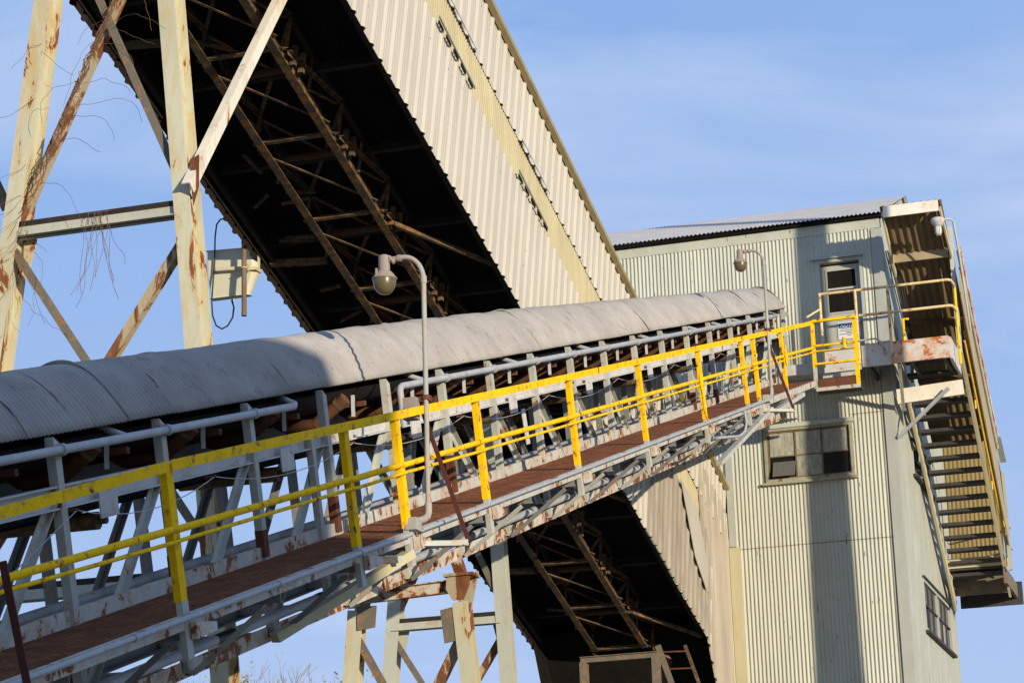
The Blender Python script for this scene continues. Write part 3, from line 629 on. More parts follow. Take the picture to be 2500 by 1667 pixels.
# frame, ladder and posts below the lower gallery
fr = thing('bottom_frame', (-10.9, 38.4, -1.7), 'grey steel portal frame in the dark below the lower gallery', 'frame')
YF = 38.3
a0, a1 = at(1417, 1611, Y=YF), at(1608, 1596, Y=YF)
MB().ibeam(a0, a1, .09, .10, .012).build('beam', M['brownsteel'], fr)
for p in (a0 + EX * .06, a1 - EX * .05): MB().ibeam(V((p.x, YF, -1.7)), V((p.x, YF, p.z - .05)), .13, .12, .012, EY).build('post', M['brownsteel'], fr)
ld = thing('wall_ladder', (-9.9, 38, -1.7), 'rusty ladder with thin rungs in the dark under the gallery tail', 'ladder')
YL = 38.6
la, lb = at(1606, 1575, Y=YL), at(1648, 1690, Y=YL)
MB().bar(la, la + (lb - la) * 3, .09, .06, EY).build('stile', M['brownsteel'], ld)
MB().bar(la + V((.42, .2, 0)), la + (lb - la) * 3 + V((.42, .2, 0)), .05, .05, EY).build('stile', M['dark'], ld)
for i in range(7):
    p = la + (lb - la) * (.14 + .36 * i); MB().tube([p, p + V((.42, .1, .0))], .014, 6).build('rung', M['rust'], ld)

# beige equipment box on a pipe at the gallery's left edge
YB = 27.9
pb = thing('hanging_pipe', (-12.6, 27.4, 10), 'brown pipe hanging down from the left edge of the gallery', 'pipe')
pt, pe = at(596, 540, X=-12.52), at(596, 771, X=-12.52); pe = V((pt.x, pt.y, pe.z * pt.y / pe.y))
MB().tube([pt + EZ * .3, pe], .035, 12).build('run', M['brownpipe'], pb)
MB().tube([pe + EZ * .04, pe - EZ * .0], .037, 12).build('end_collar', M['brownpipe'], pb)
eb = thing('equipment_box', pt - EZ * .6, 'ivory hopper shaped equipment box strapped to the brown hanging pipe', 'box')
d_ = pt.y + .22; mpp = d_ / (ray(560, 660).y)                     # metres per unit at that depth
def bx(x, y, dy=0.0): return at(x, y, Y=d_ + dy)
def rect(x0, x1, y0, z): return [V((x0, y0, z)), V((x1, y0, z))]
tlp, brp = bx(506, 602), bx(606, 718)
zT, zM, zB = bx(560, 606).z, bx(560, 668).z, bx(560, 722).z
x0, x1 = bx(505, 650).x, bx(624, 650).x
b = MB(); xi0, xi1 = x0 + .05, x1 - .13
ringT = [V((x0, d_, zT)), V((x1 - .05, d_, zT - .03)), V((x1, d_ + .07, zT - .03)), V((x1, d_ + .17, zT)), V((x0, d_ + .17, zT))]
ringM = [V((x0 + .01, d_, zM)), V((x1 - .05, d_, zM)), V((x1, d_ + .07, zM)), V((x1, d_ + .17, zM)), V((x0 + .01, d_ + .17, zM))]
ringB = [V((xi0, d_ + .04, zB)), V((xi1 - .03, d_ + .04, zB)), V((xi1, d_ + .08, zB)), V((xi1, d_ + .14, zB)), V((xi0, d_ + .14, zB))]
vs = ringT + ringM + ringB
b.add(vs, [(0, 1, 2, 3, 4)[::-1], (10, 11, 12, 13, 14)] + [(i + 5 * r_, (i + 1) % 5 + 5 * r_, (i + 1) % 5 + 5 + 5 * r_, i + 5 + 5 * r_)[::-1] for r_ in (0, 1) for i in range(5)])
bo = b.build('body', M['box'], eb); bv = bo.modifiers.new('round', 'BEVEL'); bv.width = .018; bv.segments = 2
b = MB(); sp = [V((x0 - .02, d_ + .1, zM + .05)), V((x0 + .18, d_ - .10, zM + .06)), V((x1 - .16, d_ - .07, zM + .03)), V((x1 + .01, d_ - .03, zM + .02)), V((x1 + .02, d_ + .15, zM + .02))]
for p, q in zip(sp, sp[1:]): b.bar(p, q, .012, .045)
b.build('strap', M['cream'], eb)
b = MB(); b.bar(V((pt.x, pt.y, zM)), V((pt.x - .02, d_ - .06, zM + .03)), .06, .10); b.tube([V((pt.x, pt.y, zM - .03)), V((pt.x, pt.y, zM - .015))], .048, 12); b.build('pipe_clip', M['cream'], eb)
b = MB(); xc = (xi0 + xi1) / 2 + .02; b.tube([V((xc, d_ + .1, zB)), V((xc, d_ + .1, zB - .07))], .022, 8); b.build('cable_gland', M['cream'], eb)
cabp = [(566, 734), (571, 750), (568, 775), (556, 795), (542, 803), (528, 795), (519, 770), (517, 735), (520, 690), (524, 640), (525, 580), (529, 548), (538, 536), (556, 532)]
cw = MB().tube([at(x, y, Y=d_ - .05 + (.1 if i == 0 else 0)) for i, (x, y) in enumerate(cabp)], .012, 6)
tag(cw.build('looped_cable', M['cable']), 'black cable looping below the ivory box and up to the gallery edge', 'cable')

# ------------------------------------------------------------------ tower
YT, TXL, TXR, TYB = 43.2, -9.17, -5.93, 50.0
ZE = 14.18
tow = thing('corrugated_tower', (-7.5, YT, gz), 'tall cream corrugated tower with a pitched roof where the conveyor ends', 'tower')
P_ = .0745
def corr(mb, x0, x1, z0, z1, off=0.0):
    k0 = round(x0 / P_ * 8); k1 = round(x1 / P_ * 8); pts = [(k * P_ / 8, .0125 * math.sin(2 * math.pi * k / 8)) for k in range(k0, k1 + 1)]
    nz = max(1, int((z1 - z0) / .5))
    rows = [[V((x, YT - h - off + .0025 * math.sin(x * 9 + z * 3.1) , z)) for x, h in pts] for z in [z0 + (z1 - z0) * i / nz for i in range(nz + 1)]]
    mb.grid(rows, True, thick=V((0, .006, 0)))
DX0, DX1, DZ0, DZ1 = -7.21, -6.33, 11.30, 13.44
WX0, WX1, WZ0, WZ1 = -8.43, -6.74, 9.20, 10.24
b = MB()
corr(b, TXL, TXR - .1, gz, 4.2, 0); corr(b, TXL, TXR - .1, 4.15, 8.05, .004)
corr(b, TXL, WX0, 8.0, 10.42, .008); corr(b, WX1, TXR - .1, 8.0, 10.42, .008); corr(b, WX0, WX1, 8.0, WZ0, .008); corr(b, WX0, WX1, WZ1, 10.42, .008)
corr(b, TXL, DX0, 10.38, 12.24, .012); corr(b, DX1, TXR - .1, 10.38, 12.24, .012); corr(b, DX0, DX1, 10.38, DZ0, .012)
corr(b, TXL - 3.4, DX0, 12.20, 14.0, .016); corr(b, DX1, TXR - .1, 12.20, 14.0, .016); corr(b, DX0, DX1, DZ1, 14.0, .016)
corr(b, TXL - 3.4, TXL, 9.0, 12.24, .014)
fwall = b.build('front_wall', M['tower'], tow)
for x0, x1, z in ((TXL + .1, TXR - .2, 8.0), (TXL + .1, WX0, 10.38), (WX1, TXR - .2, 10.38), (TXL - 3.3, DX0, 12.2), (DX1, TXR - .2, 12.2), (TXL + .1, TXR - .2, 4.15)):
    bb = MB(); corr(bb, x0, x1, z - .012, z + .002, {8.0: .0085, 10.38: .0125, 12.2: .0165, 4.15: .0045}[z]); bb.build('lap_joint', M['brownsteel'], fwall)
b = MB(); NYS = 40
def stucco(mb, y0, y1, z0, z1):
    mb.add([V((TXR, y0, z0)), V((TXR, y1, z0)), V((TXR, y1, z1)), V((TXR, y0, z1))], [(0, 1, 2, 3)])
w1 = (45.28, 49.1, 6.53, 7.54); w2 = (45.2, 47.6, 9.55, 10.22)
for z0, z1, w in ((gz, w1[2], None), (w1[2], w1[3], w1), (w1[3], w2[2], None), (w2[2], w2[3], w2), (w2[3], ZE, None)):
    if w: stucco(b, YT, w[0], z0, z1); stucco(b, w[1], TYB, z0, z1)
    else: stucco(b, YT, TYB, z0, z1)
b.build('side_wall', M['stucco'], tow)
b = MB(); b.add([V((TXL, TYB, gz)), V((TXR, TYB, gz)), V((TXR, TYB, ZE)), V((TXL, TYB, ZE))], [(3, 2, 1, 0)]); b.add([V((TXL, YT + .05, gz)), V((TXL, TYB, gz)), V((TXL, TYB, ZE)), V((TXL, YT + .05, ZE))], [(0, 1, 2, 3)])
b.add([V((TXL - 3.4, YT + .05, 9)), V((TXL - 3.4, TYB, 9)), V((TXL - 3.4, TYB, ZE)), V((TXL - 3.4, YT + .05, ZE))], [(0, 1, 2, 3)]); b.add([V((TXL - 3.4, TYB, 9)), V((TXL, TYB, 9)), V((TXL, TYB, ZE)), V((TXL - 3.4, TYB, ZE))], [(0, 1, 2, 3)])
b.build('rear_wall', M['tower'], tow)
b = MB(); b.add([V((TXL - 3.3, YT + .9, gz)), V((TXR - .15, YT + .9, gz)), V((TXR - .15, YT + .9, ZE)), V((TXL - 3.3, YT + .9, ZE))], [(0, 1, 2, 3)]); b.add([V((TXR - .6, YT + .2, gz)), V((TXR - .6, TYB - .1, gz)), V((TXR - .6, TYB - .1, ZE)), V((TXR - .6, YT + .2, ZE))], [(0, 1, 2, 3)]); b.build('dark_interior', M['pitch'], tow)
# roof, eaves, trims
RY, RZ = 46.6, 15.66
RX0, RX1 = TXL - 3.6, -5.84
k0, k1 = round(RX0 / .085 * 6), round(RX1 / .085 * 6)
rp_ = [(k * .085 / 6, .014 * math.sin(2 * math.pi * k / 6)) for k in range(k0, k1 + 1)]
b = MB(); b.grid([[V((x, y, z + h)) for x, h in rp_] for y, z in ((YT - .20, ZE + .03), (RY, RZ))], True, thick=V((0, 0, -.008)))
b.grid([[V((x, y, z + h)) for x, h in rp_] for y, z in ((RY, RZ), (TYB + .2, ZE + .03))], True, thick=V((0, 0, -.008)))
b.build('roof', M['roof'], tow)
b = MB(); b.plate([V((TXR, YT, ZE)), V((TXR, RY, RZ - .05)), V((TXR, TYB, ZE)), ], EX, -.02).build('gable', M['stucco'], tow)
MB().box((RX0, YT - .03, 13.955), (TXR - .02, YT + .03, 14.145)).build('fascia_board', M['cream'] if False else M['tower'], tow)
b = MB(); b.box((RX0, YT - .12, 14.15), (RX1, YT + .02, 14.19)); b.build('eave_shade_strip', M['pitch'], tow)  # black strip drawn as the shadow line under the eave
b = MB(); b.box((TXR - .19, YT - .05, gz), (TXR + .012, YT - .022, 13.94)); b.box((TXR + .0, YT - .03, gz), (TXR + .014, YT + .16, 13.94)); b.build('corner_trim', M['trim'], tow)
b = MB(); b.box((TXL - .03, YT - .045, 8.05), (TXL + .09, YT - .020, 10.6)); b.build('corner_trim', M['trim'], tow)
b = MB(); b.box((TXL - .04, YT - .06, gz), (TXL + .17, YT - .022, 8.03)); b.build('corner_trim', M['cream'], tow)
b = MB(); b.tube([V((TXL - .06, YT - .09, gz)), V((TXL - .06, YT - .09, 8.6))], .018, 8).build('wall_conduit', M['cream'], tow)
b = MB(); b.box((TXR - .02, TYB - .02, gz), (TXR + .02, TYB + .02, ZE)); b.build('corner_trim', M['trim'], tow)
# front window
wf = MB(); d0 = YT - .06
def frame(mb, x0, x1, z0, z1, w, y0, y1):
    mb.box((x0, y0, z0), (x1, y1, z0 + w)); mb.box((x0, y0, z1 - w), (x1, y1, z1)); mb.box((x0, y0, z0 + w), (x0 + w, y1, z1 - w)); mb.box((x1 - w, y0, z0 + w), (x1, y1, z1 - w))
frame(wf, WX0, WX1, WZ0, WZ1, .06, d0, YT + .05); win = wf.build('window', M['winframe'], tow)
b = MB(); frame(b, WX0 + .061, WX1 - .061, WZ0 + .061, WZ1 - .061, .028, d0 + .03, YT + .04); b.build('sash_frame', M['wood'], win)
MB().box((WX0 - .05, d0 - .03, WZ1 - .01), (WX1 + .03, YT, WZ1 + .07)).build('lintel', M['tower'], win)
MB().box((WX0 - .06, d0 - .05, WZ0 - .05), (WX1 + .04, YT, WZ0 - .002)).build('sill', M['winframe'], win)
iw = (WX1 - WX0 - .18) / 3; ih0 = WZ0 + .09; zmid = ih0 + (WZ1 - WZ0 - .18) * .47
for i in range(3):
    xa = WX0 + .09 + iw * i; xb = xa + iw
    if i: MB().box((xa - .012, d0 + .035, ih0), (xa + .012, YT + .03, WZ1 - .09)).build('glazing_bar', M['wood'], win)
    MB().box((xa + .013, d0 + .055, zmid + .011), (xb - .013, d0 + .065, WZ1 - .091)).build('pane', M['pane'], win)
    if i == 0: b = MB(); b.add([V((xa + .06, d0 - .10, ih0)), V((xb - .012, d0 - .10, ih0)), V((xb - .012, d0 + .05, zmid - .10)), V((xa + .06, d0 + .05, zmid - .10))], [(0, 1, 2, 3)]); b.build('pane', M['dusty_glass'], win); MB().box((xa + .013, YT + .02, ih0), (xb - .013, YT + .03, zmid - .011)).build('pane', M['dark_glass'], win)
    else: MB().box((xa + .013, d0 + .055, ih0), (xb - .013, d0 + .065, zmid - .011)).build('pane', M['pane'] if i == 1 else M['dark_glass'], win)
MB().box((WX0 + .09, d0 + .04, zmid - .010), (WX1 - .09, YT + .03, zmid + .010)).build('glazing_bar', M['wood'], win)
# side windows
for nm, (y0, y1, z0, z1) in (('a', w1), ('b', w2)):
    b = MB(); t_ = .06
    for (ya, yb_, za, zb_) in ((y0, y1, z0, z0 + t_), (y0, y1, z1 - t_, z1), (y0, y0 + t_, z0 + t_, z1 - t_), (y1 - t_, y1, z0 + t_, z1 - t_)): b.box((TXR - .06, ya, za), (TXR + .02, yb_, zb_))
    wi = b.build('window', M['trim'], tow)
    MB().box((TXR - .02, y0 - .08, z0 - .06), (TXR + .09, y1 + .08, z0 - .003)).build('sill', M['tread'], wi)
    MB().box((TXR - .01, y0 - .02, z1 + .003), (TXR + .05, y1 + .05, z1 + .045)).build('drip_cap', M['tread'], wi)
    for i in range(6):
        ya = y0 + t_ + (y1 - y0 - 2 * t_) * i / 6; yb_ = y0 + t_ + (y1 - y0 - 2 * t_) * (i + 1) / 6
        if i: MB().box((TXR - .04, ya - (.035 if i == 3 else .015), z0 + t_), (TXR + (.015 if i == 3 else .008), ya + (.035 if i == 3 else .015), z1 - t_)).build('glazing_bar', M['trim'] if i == 3 else M['tread'], wi)
        zm_ = (z0 + z1) / 2 + .02
        for za, zb_ in ((z0 + t_, zm_ - .02), (zm_ + .02, z1 - t_)):
            MB().box((TXR - .035, ya + .016, za), (TXR - .025, yb_ - .016, zb_)).build('pane', M['dark_glass'] if (i == 5 and za < zm_ - .1) or (i == 0 and za < zm_ - .1) else M['pane'] if (i + (za > zm_)) % 4 == 0 else M['dusty_glass'], wi)
    MB().box((TXR - .04, y0 + t_, zm_ - .018), (TXR + .006, y1 - t_, zm_ + .018)).build('glazing_bar', M['tread'], wi)
# door
dr = MB(); yd = YT + .10
frame(dr, DX0, DX1, DZ0, DZ1, .06, YT - .03, YT + .16); dfr = dr.build('door_frame', M['trim'], tow)
dxa, dxb = DX0 + .065, DX1 - .13
b = MB(); gx0, gx1, gzA, gzB = -7.04, -6.49, 12.41, 13.24
for lo, hi in (((dxa, yd, DZ0 + .02), (dxb + .06, yd + .05, gzA)), ((dxa, yd, gzB), (dxb + .06, yd + .05, DZ1 - .10)), ((dxa, yd, gzA), (gx0, yd + .05, gzB)), ((gx1, yd, gzA), (dxb + .06, yd + .05, gzB))): b.box(lo, hi)
door = b.build('door', M['door'], tow)
b = MB(); frame(b, gx0 - .03, gx1 + .03, gzA - .03, gzB + .03, .035, yd - .012, yd - .001); b.box((gx0, yd + .01, 12.86), (gx1, yd + .04, 12.90)); b.build('glazing_frame', M['door'], door)
MB().box((gx0, yd + .03, gzA), (gx1, yd + .035, gzB)).build('window_void', M['pitch'], door)
MB().tube([V((dxb + .0, yd - .06, 12.18)), V((dxb - .0, yd, 12.18))], .025, 8).build('door_handle', M['pipe'], door)
MB().box((DX0 - .10, YT - .09, DZ1 + .005), (DX1 + .03, YT - .02, DZ1 + .035)).build('door_hood', M['trim'], tow)
# notice sign hung on the door
sg_ = thing('notice_sign', (-6.82, yd, 11.9), 'white notice sign with blue header fixed to the tower door', 'sign')
sx0, sx1, sz0, sz1 = -6.90, -6.47, 11.87, 12.20
MB().box((sx0, yd - .016, sz0), (sx1, yd - .006, sz1)).build('panel', M['signwhite'], sg_)
MB().box((sx0 + .02, yd - .019, sz1 - .115), (sx1 - .02, yd - .0165, sz1 - .02)).build('header', M['navy'], sg_)
def text(s, x, z, size, m, parent, y, shear=0.0, bold=0.0, name='lettering'):
    cu = bpy.data.curves.new('lettering', 'FONT'); cu.body = s; cu.size = size; cu.align_x = 'CENTER'; cu.shear = shear; cu.offset = bold; cu.extrude = .0006
    tmp = bpy.data.objects.new('tmp', cu); COL.objects.link(tmp); bpy.context.view_layer.update()
    me = bpy.data.meshes.new_from_object(tmp.evaluated_get(bpy.context.evaluated_depsgraph_get())); bpy.data.objects.remove(tmp)
    me.transform(Matrix.Rotation(R_(90), 4, 'X')); me.materials.clear(); me.materials.append(m)
    o = bpy.data.objects.new(name, me); COL.objects.link(o); o.parent = parent; o.location = V((x, y, z)) - wloc(parent)
    return o
text('NOTICE', (sx0 + sx1) / 2, sz1 - .098, .092, M['signwhite'], sg_, yd - .0205, .3, .002)
for i, s in enumerate(('USE OF SPACE PROHIBITED', 'POWER CHECK ELECTRICAL TS', 'ASSEMBLED &', 'EXTERNAL WELDING NOT WITH', 'PLANT')):
    text(s, (sx0 + sx1) / 2, sz1 - .147 - .032 * i, .026, M['ink'], sg_, yd - .0175, 0, .0004)

# ------------------------------------------------------------------ access platform with stair and roofed enclosure
pl = thing('access_platform', (-5.5, 42, 10.9), 'rust stained white steel platform in front of the tower door', 'platform')
YP = 41.95; PZ0, PZ1 = 10.94, 11.34
MB().box((-6.28, YP, PZ0), (-5.745, YP + .05, PZ1)).build('fascia', M['white'], pl)
MB().box((-5.74, YP - .03, PZ0 + .005), (-4.68, YP + .03, PZ1 + .01)).build('fascia', M['plate'], pl)
MB().box((-4.70, YP + .035, PZ0), (-4.65, 43.3, PZ1)).build('side_beam', M['white'], pl)
MB().box((-7.0, YP + .06, PZ1 - .06), (-4.71, 43.15, PZ1 - .01)).build('floor_plate', M['tread'], pl)
MB().box((-6.99, YP, 10.90), (-6.30, YP + .04, 11.30)).build('riser_panel', M['white'], pl)
MB().box((-6.97, YP - .30, 10.66), (-6.30, YP - .27, 10.80)).build('riser_panel', M['frame'], pl)
MB().box((-6.97, 41.22, 10.44), (-6.30, 41.26, 10.60)).build('riser_panel', M['rust'], pl)
MB().box((-7.02, 41.17, 10.38), (-6.22, 41.50, 10.42)).build('step_tray', M['tread'], pl)
MB().box((-7.02, 41.14, 10.365), (-6.22, 41.168, 10.43)).build('step_edge', M['peel_light'], pl)
MB().box((-6.97, 41.35, 10.62), (-6.3, 41.9, 10.65)).build('step_tray', M['tread'], pl)
MB().box((-7.95, 42.35, 11.02), (-7.02, 42.40, 11.22)).build('fascia', M['white'], pl)
MB().box((-7.95, 42.41, 11.13), (-7.02, 43.15, 11.18)).build('floor_plate', M['white'], pl)
for x in (-6.9, -6.2, -5.4, -4.8): MB().bar(V((x, YP + .06, PZ0 + .08)), V((x, 43.18, PZ0 + .08)), .06, .12).build('joist', M['tread'], pl)
MB().bar(V((-5.85, 43.12, 10.60)), V((-4.62, 43.12, 10.66)), .06, .28).build('header_beam', M['creamwhite'], pl)
MB().ell(V((-5.87, 43.10, 9.80)), V((-4.86, 42.98, 10.62)), .06, .06, .01, EY).build('bracket_brace', M['pipe'], pl)
MB().bar(V((-5.62, 42.0, 10.92)), V((-5.75, 43.15, 10.35)), .06, .07).build('bracket_brace', M['frame'], pl)
# pale pipe rail
pr_ = thing('platform_railing', (-5.8, YP, 11.3), 'faded pale yellow pipe railing around the tower platform', 'railing')
YRL = YP - .02; zt, zm2 = 12.40, 11.91
MB().tube([V((-7.0, YRL, zt)), V((-4.62, YRL, zt)), V((-4.57, YRL + .05, zt)), V((-4.55, YRL + .35, zt)), V((-4.55, YRL + .42, zt - .05))], .026, 10).build('top_rail', M['pale_yellow'], pr_)
MB().tube([V((-6.28, YRL, zm2)), V((-4.62, YRL, zm2)), V((-4.57, YRL + .05, zm2)), V((-4.55, YRL + .40, zm2))], .026, 10).build('middle_rail', M['pale_yellow'], pr_)
for x, z0 in ((-6.98, 11.0), (-6.32, 11.0), (-5.72, 11.05)): MB().tube([V((x, YRL - .012, z0)), V((x, YRL - .012, zt))], .028, 10).build('post', M['pale_yellow'], pr_)
MB().tube([V((-4.55, YRL + .42, 10.9)), V((-4.55, YRL + .42, zt - .03))], .026, 10).build('post', M['yellow'], pr_)
MB().tube([V((-5.62, 43.0, 11.3)), V((-5.62, 43.0, 12.05)), V((-5.55, 43.2, 12.1))], .026, 8).build('post', M['yellow'], pr_)
MB().tube([V((-6.98, YRL, 12.12)), V((-7.2, YRL - .3, 11.9))], .02, 8).build('stay', M['pale_yellow'], pr_)
MB().tube([V((-6.30, YRL - .05, 11.42)), V((-6.0, YRL - .05, 11.43)), V((-5.9, YRL - .03, 11.36)), V((-5.83, YRL, 11.15))], .016, 8).build('stay', M['frame'], pr_)

# stair
st = thing('stair_flight', S(-5.2, 29.4, 33.4), 'steep open stair with dark treads beside the tower wall', 'stair')
SNn = 33.45
for X, s1 in ((-5.76, 36.6), (-4.66, 36.3)):
    MB().chan(S(X, 29.3, SNn + .10), S(X, s1, SNn + .10), .05, .22, .01, SN, fs=1 if X > -5 else -1).build('stringer', M['cream'], st)
s = 29.75
while s < 36.0:
    p = S(-5.73, s, SNn + .20); 
    MB().box((-5.72, p.y - .03, p.z - .07), (-4.70, p.y + .24, p.z - .005)).build('tread', M['tread'], st)
    s += .372
LZ = 7.98
b = MB(); b.box((-5.78, 48.25, 8.12), (-4.66, 50.1, 8.17)); b.build('landing_plate', M['tread'], st)
b = MB(); b.box((-5.78, 48.2, 8.16), (-4.70, 48.25, 8.36)); b.build('kick_plate', M['cream'], st)
MB().box((-5.80, 49.0, 7.72), (-4.66, 49.05, 8.08)).build('landing_beam', M['brownsteel'], st)
MB().box((-5.80, 50.1, 7.62), (-4.5, 50.15, 8.10)).build('landing_beam', M['tread'], st)
MB().box((-4.66, 48.0, 7.75), (-4.60, 50.1, 8.05)).build('landing_beam', M['brownsteel'], st)
for dn in (.36, .62, .92):
    MB().tube([S(-4.56, 29.6, SNn + dn), S(-4.56, 35.6 + (.0 if dn > .5 else .3), SNn + dn)], .021, 8).build('handrail', M['ochre'], st)
for sp_ in (31.2, 33.4, 35.6):
    MB().tube([S(-4.585, sp_, SNn + .2), S(-4.585, sp_ - .35, SNn + .92)], .02, 8).build('rail_post', M['ochre'], st)
b = MB(); b.tube([V((-4.62, 48.6, 8.2)), V((-4.62, 48.6, 9.2)), V((-4.62, 49.9, 9.2))], .021, 8); b.tube([V((-4.62, 48.6, 8.75)), V((-4.62, 49.9, 8.75))], .021, 8); b.build('landing_rail', M['ochre'], st)
# enclosure
en = thing('stair_enclosure', (-5.0, 43, 13), 'lean to roof and tan side panel sheltering the stair on the tower', 'shelter')
NR = 35.0; XE = -4.50
CY0 = 42.12; CZ = 13.80
k0, k1 = round(-5.76 / .14 * 6), round(-4.62 / .14 * 6)
cp = [(k * .14 / 6, .016 * math.sin(2 * math.pi * k / 6)) for k in range(k0, k1 + 1)]
b = MB(); b.grid([[S(x, s, NR + h) for x, h in cp] for s in (27.12, 33.35)], True, thick=SN * -.008); b.build('roof_sheet', mat('brown_roof_sheet', (.17, .12, .065), scale=3, var=.2, rough=.8), en)
kk0, kk1 = round(-5.96 / .09 * 6), round(-4.80 / .09 * 6)
b = MB(); b.grid([[V((k * .09 / 6, 50.03 + .012 * math.sin(2 * math.pi * k / 6), z)) for k in range(kk0, kk1 + 1)] for z in (8.0, 11.6)], True, thick=V((0, .006, 0)))
b.build('rear_sheet', mat('ochre_wall_sheet', (.235, .175, .075), scale=3, var=.15, rough=.8), en)
for s in (30.0, 31.5, 32.9): MB().bar(S(-5.76, s, NR - .06), S(XE, s, NR - .06), .06, .07, SN).build('purlin', M['dark'], en)
b = MB(); b.box((-5.70, 41.97, CZ - .05), (-4.68, 42.0, CZ + .165)); b.build('canopy_fascia', M['creamwhite'], en)
b = MB(); b.bar(S(-5.72, 27.2, NR - .12), S(-5.72, 28.7, NR - .12), .03, .16, SN); b.build('canopy_fascia', M['cream'], en); b = MB(); b.bar(S(-4.66, 27.25, NR - .12), S(-4.62, 28.4, NR - .12), .03, .14, SN); b.build('canopy_fascia', M['cream'], en)
MB().box((-5.80, 42.98, 13.16), (-4.68, 43.04, 13.38)).build('canopy_beam', M['stairpanel'], en)
MB().box((-4.66, 43.0, 11.30), (-4.58, 43.10, 13.75)).build('corner_post', M['white'], en)
b = MB(); b.plate([S(XE + .0, 28.6, 34.02), S(XE, 35.3, 33.72), S(XE, 34.5, 34.1), S(XE, 33.2, NR - .25), S(XE, 33.9, 34.6), S(XE, 28.4, NR - .15)], EX, .02); b.build('side_panel', M['stairpanel'], en)
MB().bar(S(XE + .04, 28.3, NR - .06), S(XE + .04, 33.2, NR - .06), .05, .15, SN).build('rake_trim', M['plate'], en)
MB().tube([S(XE + .05, 28.0, 34.55), S(XE + .05, 33.2, 34.60)], .028, 8).build('conduit', M['frame'], en)
b = MB(); b.plate([S(XE - .02, 33.25, NR + .02), S(XE + .1, 33.3, NR + .02), S(XE + .12, 34.0, NR + .0), S(XE, 34.0, NR)], SN, .015); b.build('roof_flashing', M['trim'], en)
MB().box((XE - .04, 47.93, 8.0), (XE + .04, 48.0, 10.0)).build('corner_post', M['trim'], en)
# black cables down the stair shaft
cb = thing('cable_bundle', (-5.85, 43.3, 13.2), 'bundle of black cables running down the tower side under the canopy', 'cables')
for i in range(5):
    o = i * .035
    MB().tube([V((-5.88 + o, 43.25, 13.5)), V((-5.80 + o * 1.4, 43.35, 12.9)), V((-5.72 + o * .8, 43.6, 12.3)), V((-5.66 + o * .4, 44.1, 11.8)), V((-5.80 + o * .3, 44.9, 11.3))], .013, 6).build('cable', M['cable'], cb)
# canopy lamp
wl = thing('canopy_lamp', at(2287, 535, Y=41.95), 'white jelly jar lamp on a bracket under the stair canopy', 'lamp')
c = at(2289, 540, Y=41.95)
MB().lathe(c, -EZ, [(-.055, .0), (-.055, .10), (-.035, .125), (.03, .125), (.05, .10), (.09, .085), (.10, .07)], 18).build('lamp_body', M['white'], wl)
MB().lathe(c, -EZ, [(.10, .055), (.20, .055), (.235, .048), (.26, .03), (.268, .0)], 16).build('globe', M['clear'], wl)
b = MB()
for i in range(6):
    a = i * math.pi / 3; e = V((math.cos(a), math.sin(a), 0)); b.tube([c + e * .062 - EZ * .09, c + e * .062 - EZ * .22, c + e * .03 - EZ * .275], .005, 5)
b.build('guard', M['white'], wl)
b = MB(); b.tube([c + V((.08, 0, .02)), c + V((.22, .05, .03)), c + V((.27, .10, .0)), c + V((.30, .45, -.6)), c + V((.34, .9, -1.9))], .022, 8); b.build('conduit_arm', M['frame'], wl)

# ------------------------------------------------------------------ dead vines on the trestle
vn = thing('dead_vine', (-12.2, 21, 6.5), 'dry leafless vines clinging to the left trestle leg and brace', 'vine')
rv = random.Random(11)
def trail(p, d, n, step, jit, grav):
    pts = [V(p)]; d = V(d)
    for i in range(n):
        d = d + V((rv.uniform(-jit, jit), rv.uniform(-jit, jit) * .5, rv.uniform(-jit, jit) - grav)); d.normalize(); pts.append(pts[-1] + d * step)
    return pts
def lx1(i, z): a = (-11.49, -10.36)[i]; b_ = (-13.13, -9.14)[i]; return a + (b_ - a) * (12.02 - z) / 13.72
bA, bB = V((lx1(0, 8.0) + .15, 21.0, 8.0)), V((lx1(1, 11.5) + .06, 21.0, 11.5))
for k in range(9):                                          # along the brace
    b = MB(); pts = []
    t0, t1_ = rv.uniform(0, .3), rv.uniform(.5, .80)
    for i in range(26):
        t = t0 + (t1_ - t0) * i / 25; pts.append(bA.lerp(bB, t) + V((rv.uniform(-.05, .05), -.03 + rv.uniform(-.03, .0), rv.uniform(-.04, .04))))
    b.tube(pts, rv.uniform(.003, .006), 5); b.build('stem', M['vine'], vn)
for k in range(12):
    t = rv.uniform(.05, .75); p = bA.lerp(bB, t) + V((0, -.03, 0)); sgn = rv.choice((-1, 1, 1))
    MB().tube(trail(p, (sgn * .8, -.1, .1), rv.randint(8, 16), .06, .35, .10), .0022, 4).build('tendril', M['vine'], vn)
for k in range(9):
    z = rv.uniform(6.0, 10.2); p = V((lx1(0, z) + .1, 20.98, z)); MB().tube(trail(p, (rv.choice((-.5, .7)), -.1, -.6), rv.randint(8, 14), .06, .4, .03), .0022, 4).build('tendril', M['vine'], vn)
for k in range(10):
    z = rv.uniform(7.4, 8.2); p = V((lx1(0, z) + .1 + rv.uniform(-.05, .15), 20.98, z)); MB().tube(trail(p, (rv.uniform(-.3, .6), -.1, -.5), rv.randint(10, 24), .05, .45, .10), .0022, 4).build('tendril', M['vine'], vn)
hv = thing('hanging_vine', (-10.9, 21, 7.8), 'tuft of dry vine dangling from the middle of the trestle strut', 'vine')
for k in range(13):
    p = V((-10.95 + rv.uniform(-.12, .14), 20.95, 7.98)); MB().tube([p + V((0, .1, .03))] + trail(p, (rv.uniform(-.25, .25), -.2, -1), rv.randint(8, 22), .055, .28, .14), .0025, 4).build('stem', M['vine'], hv)

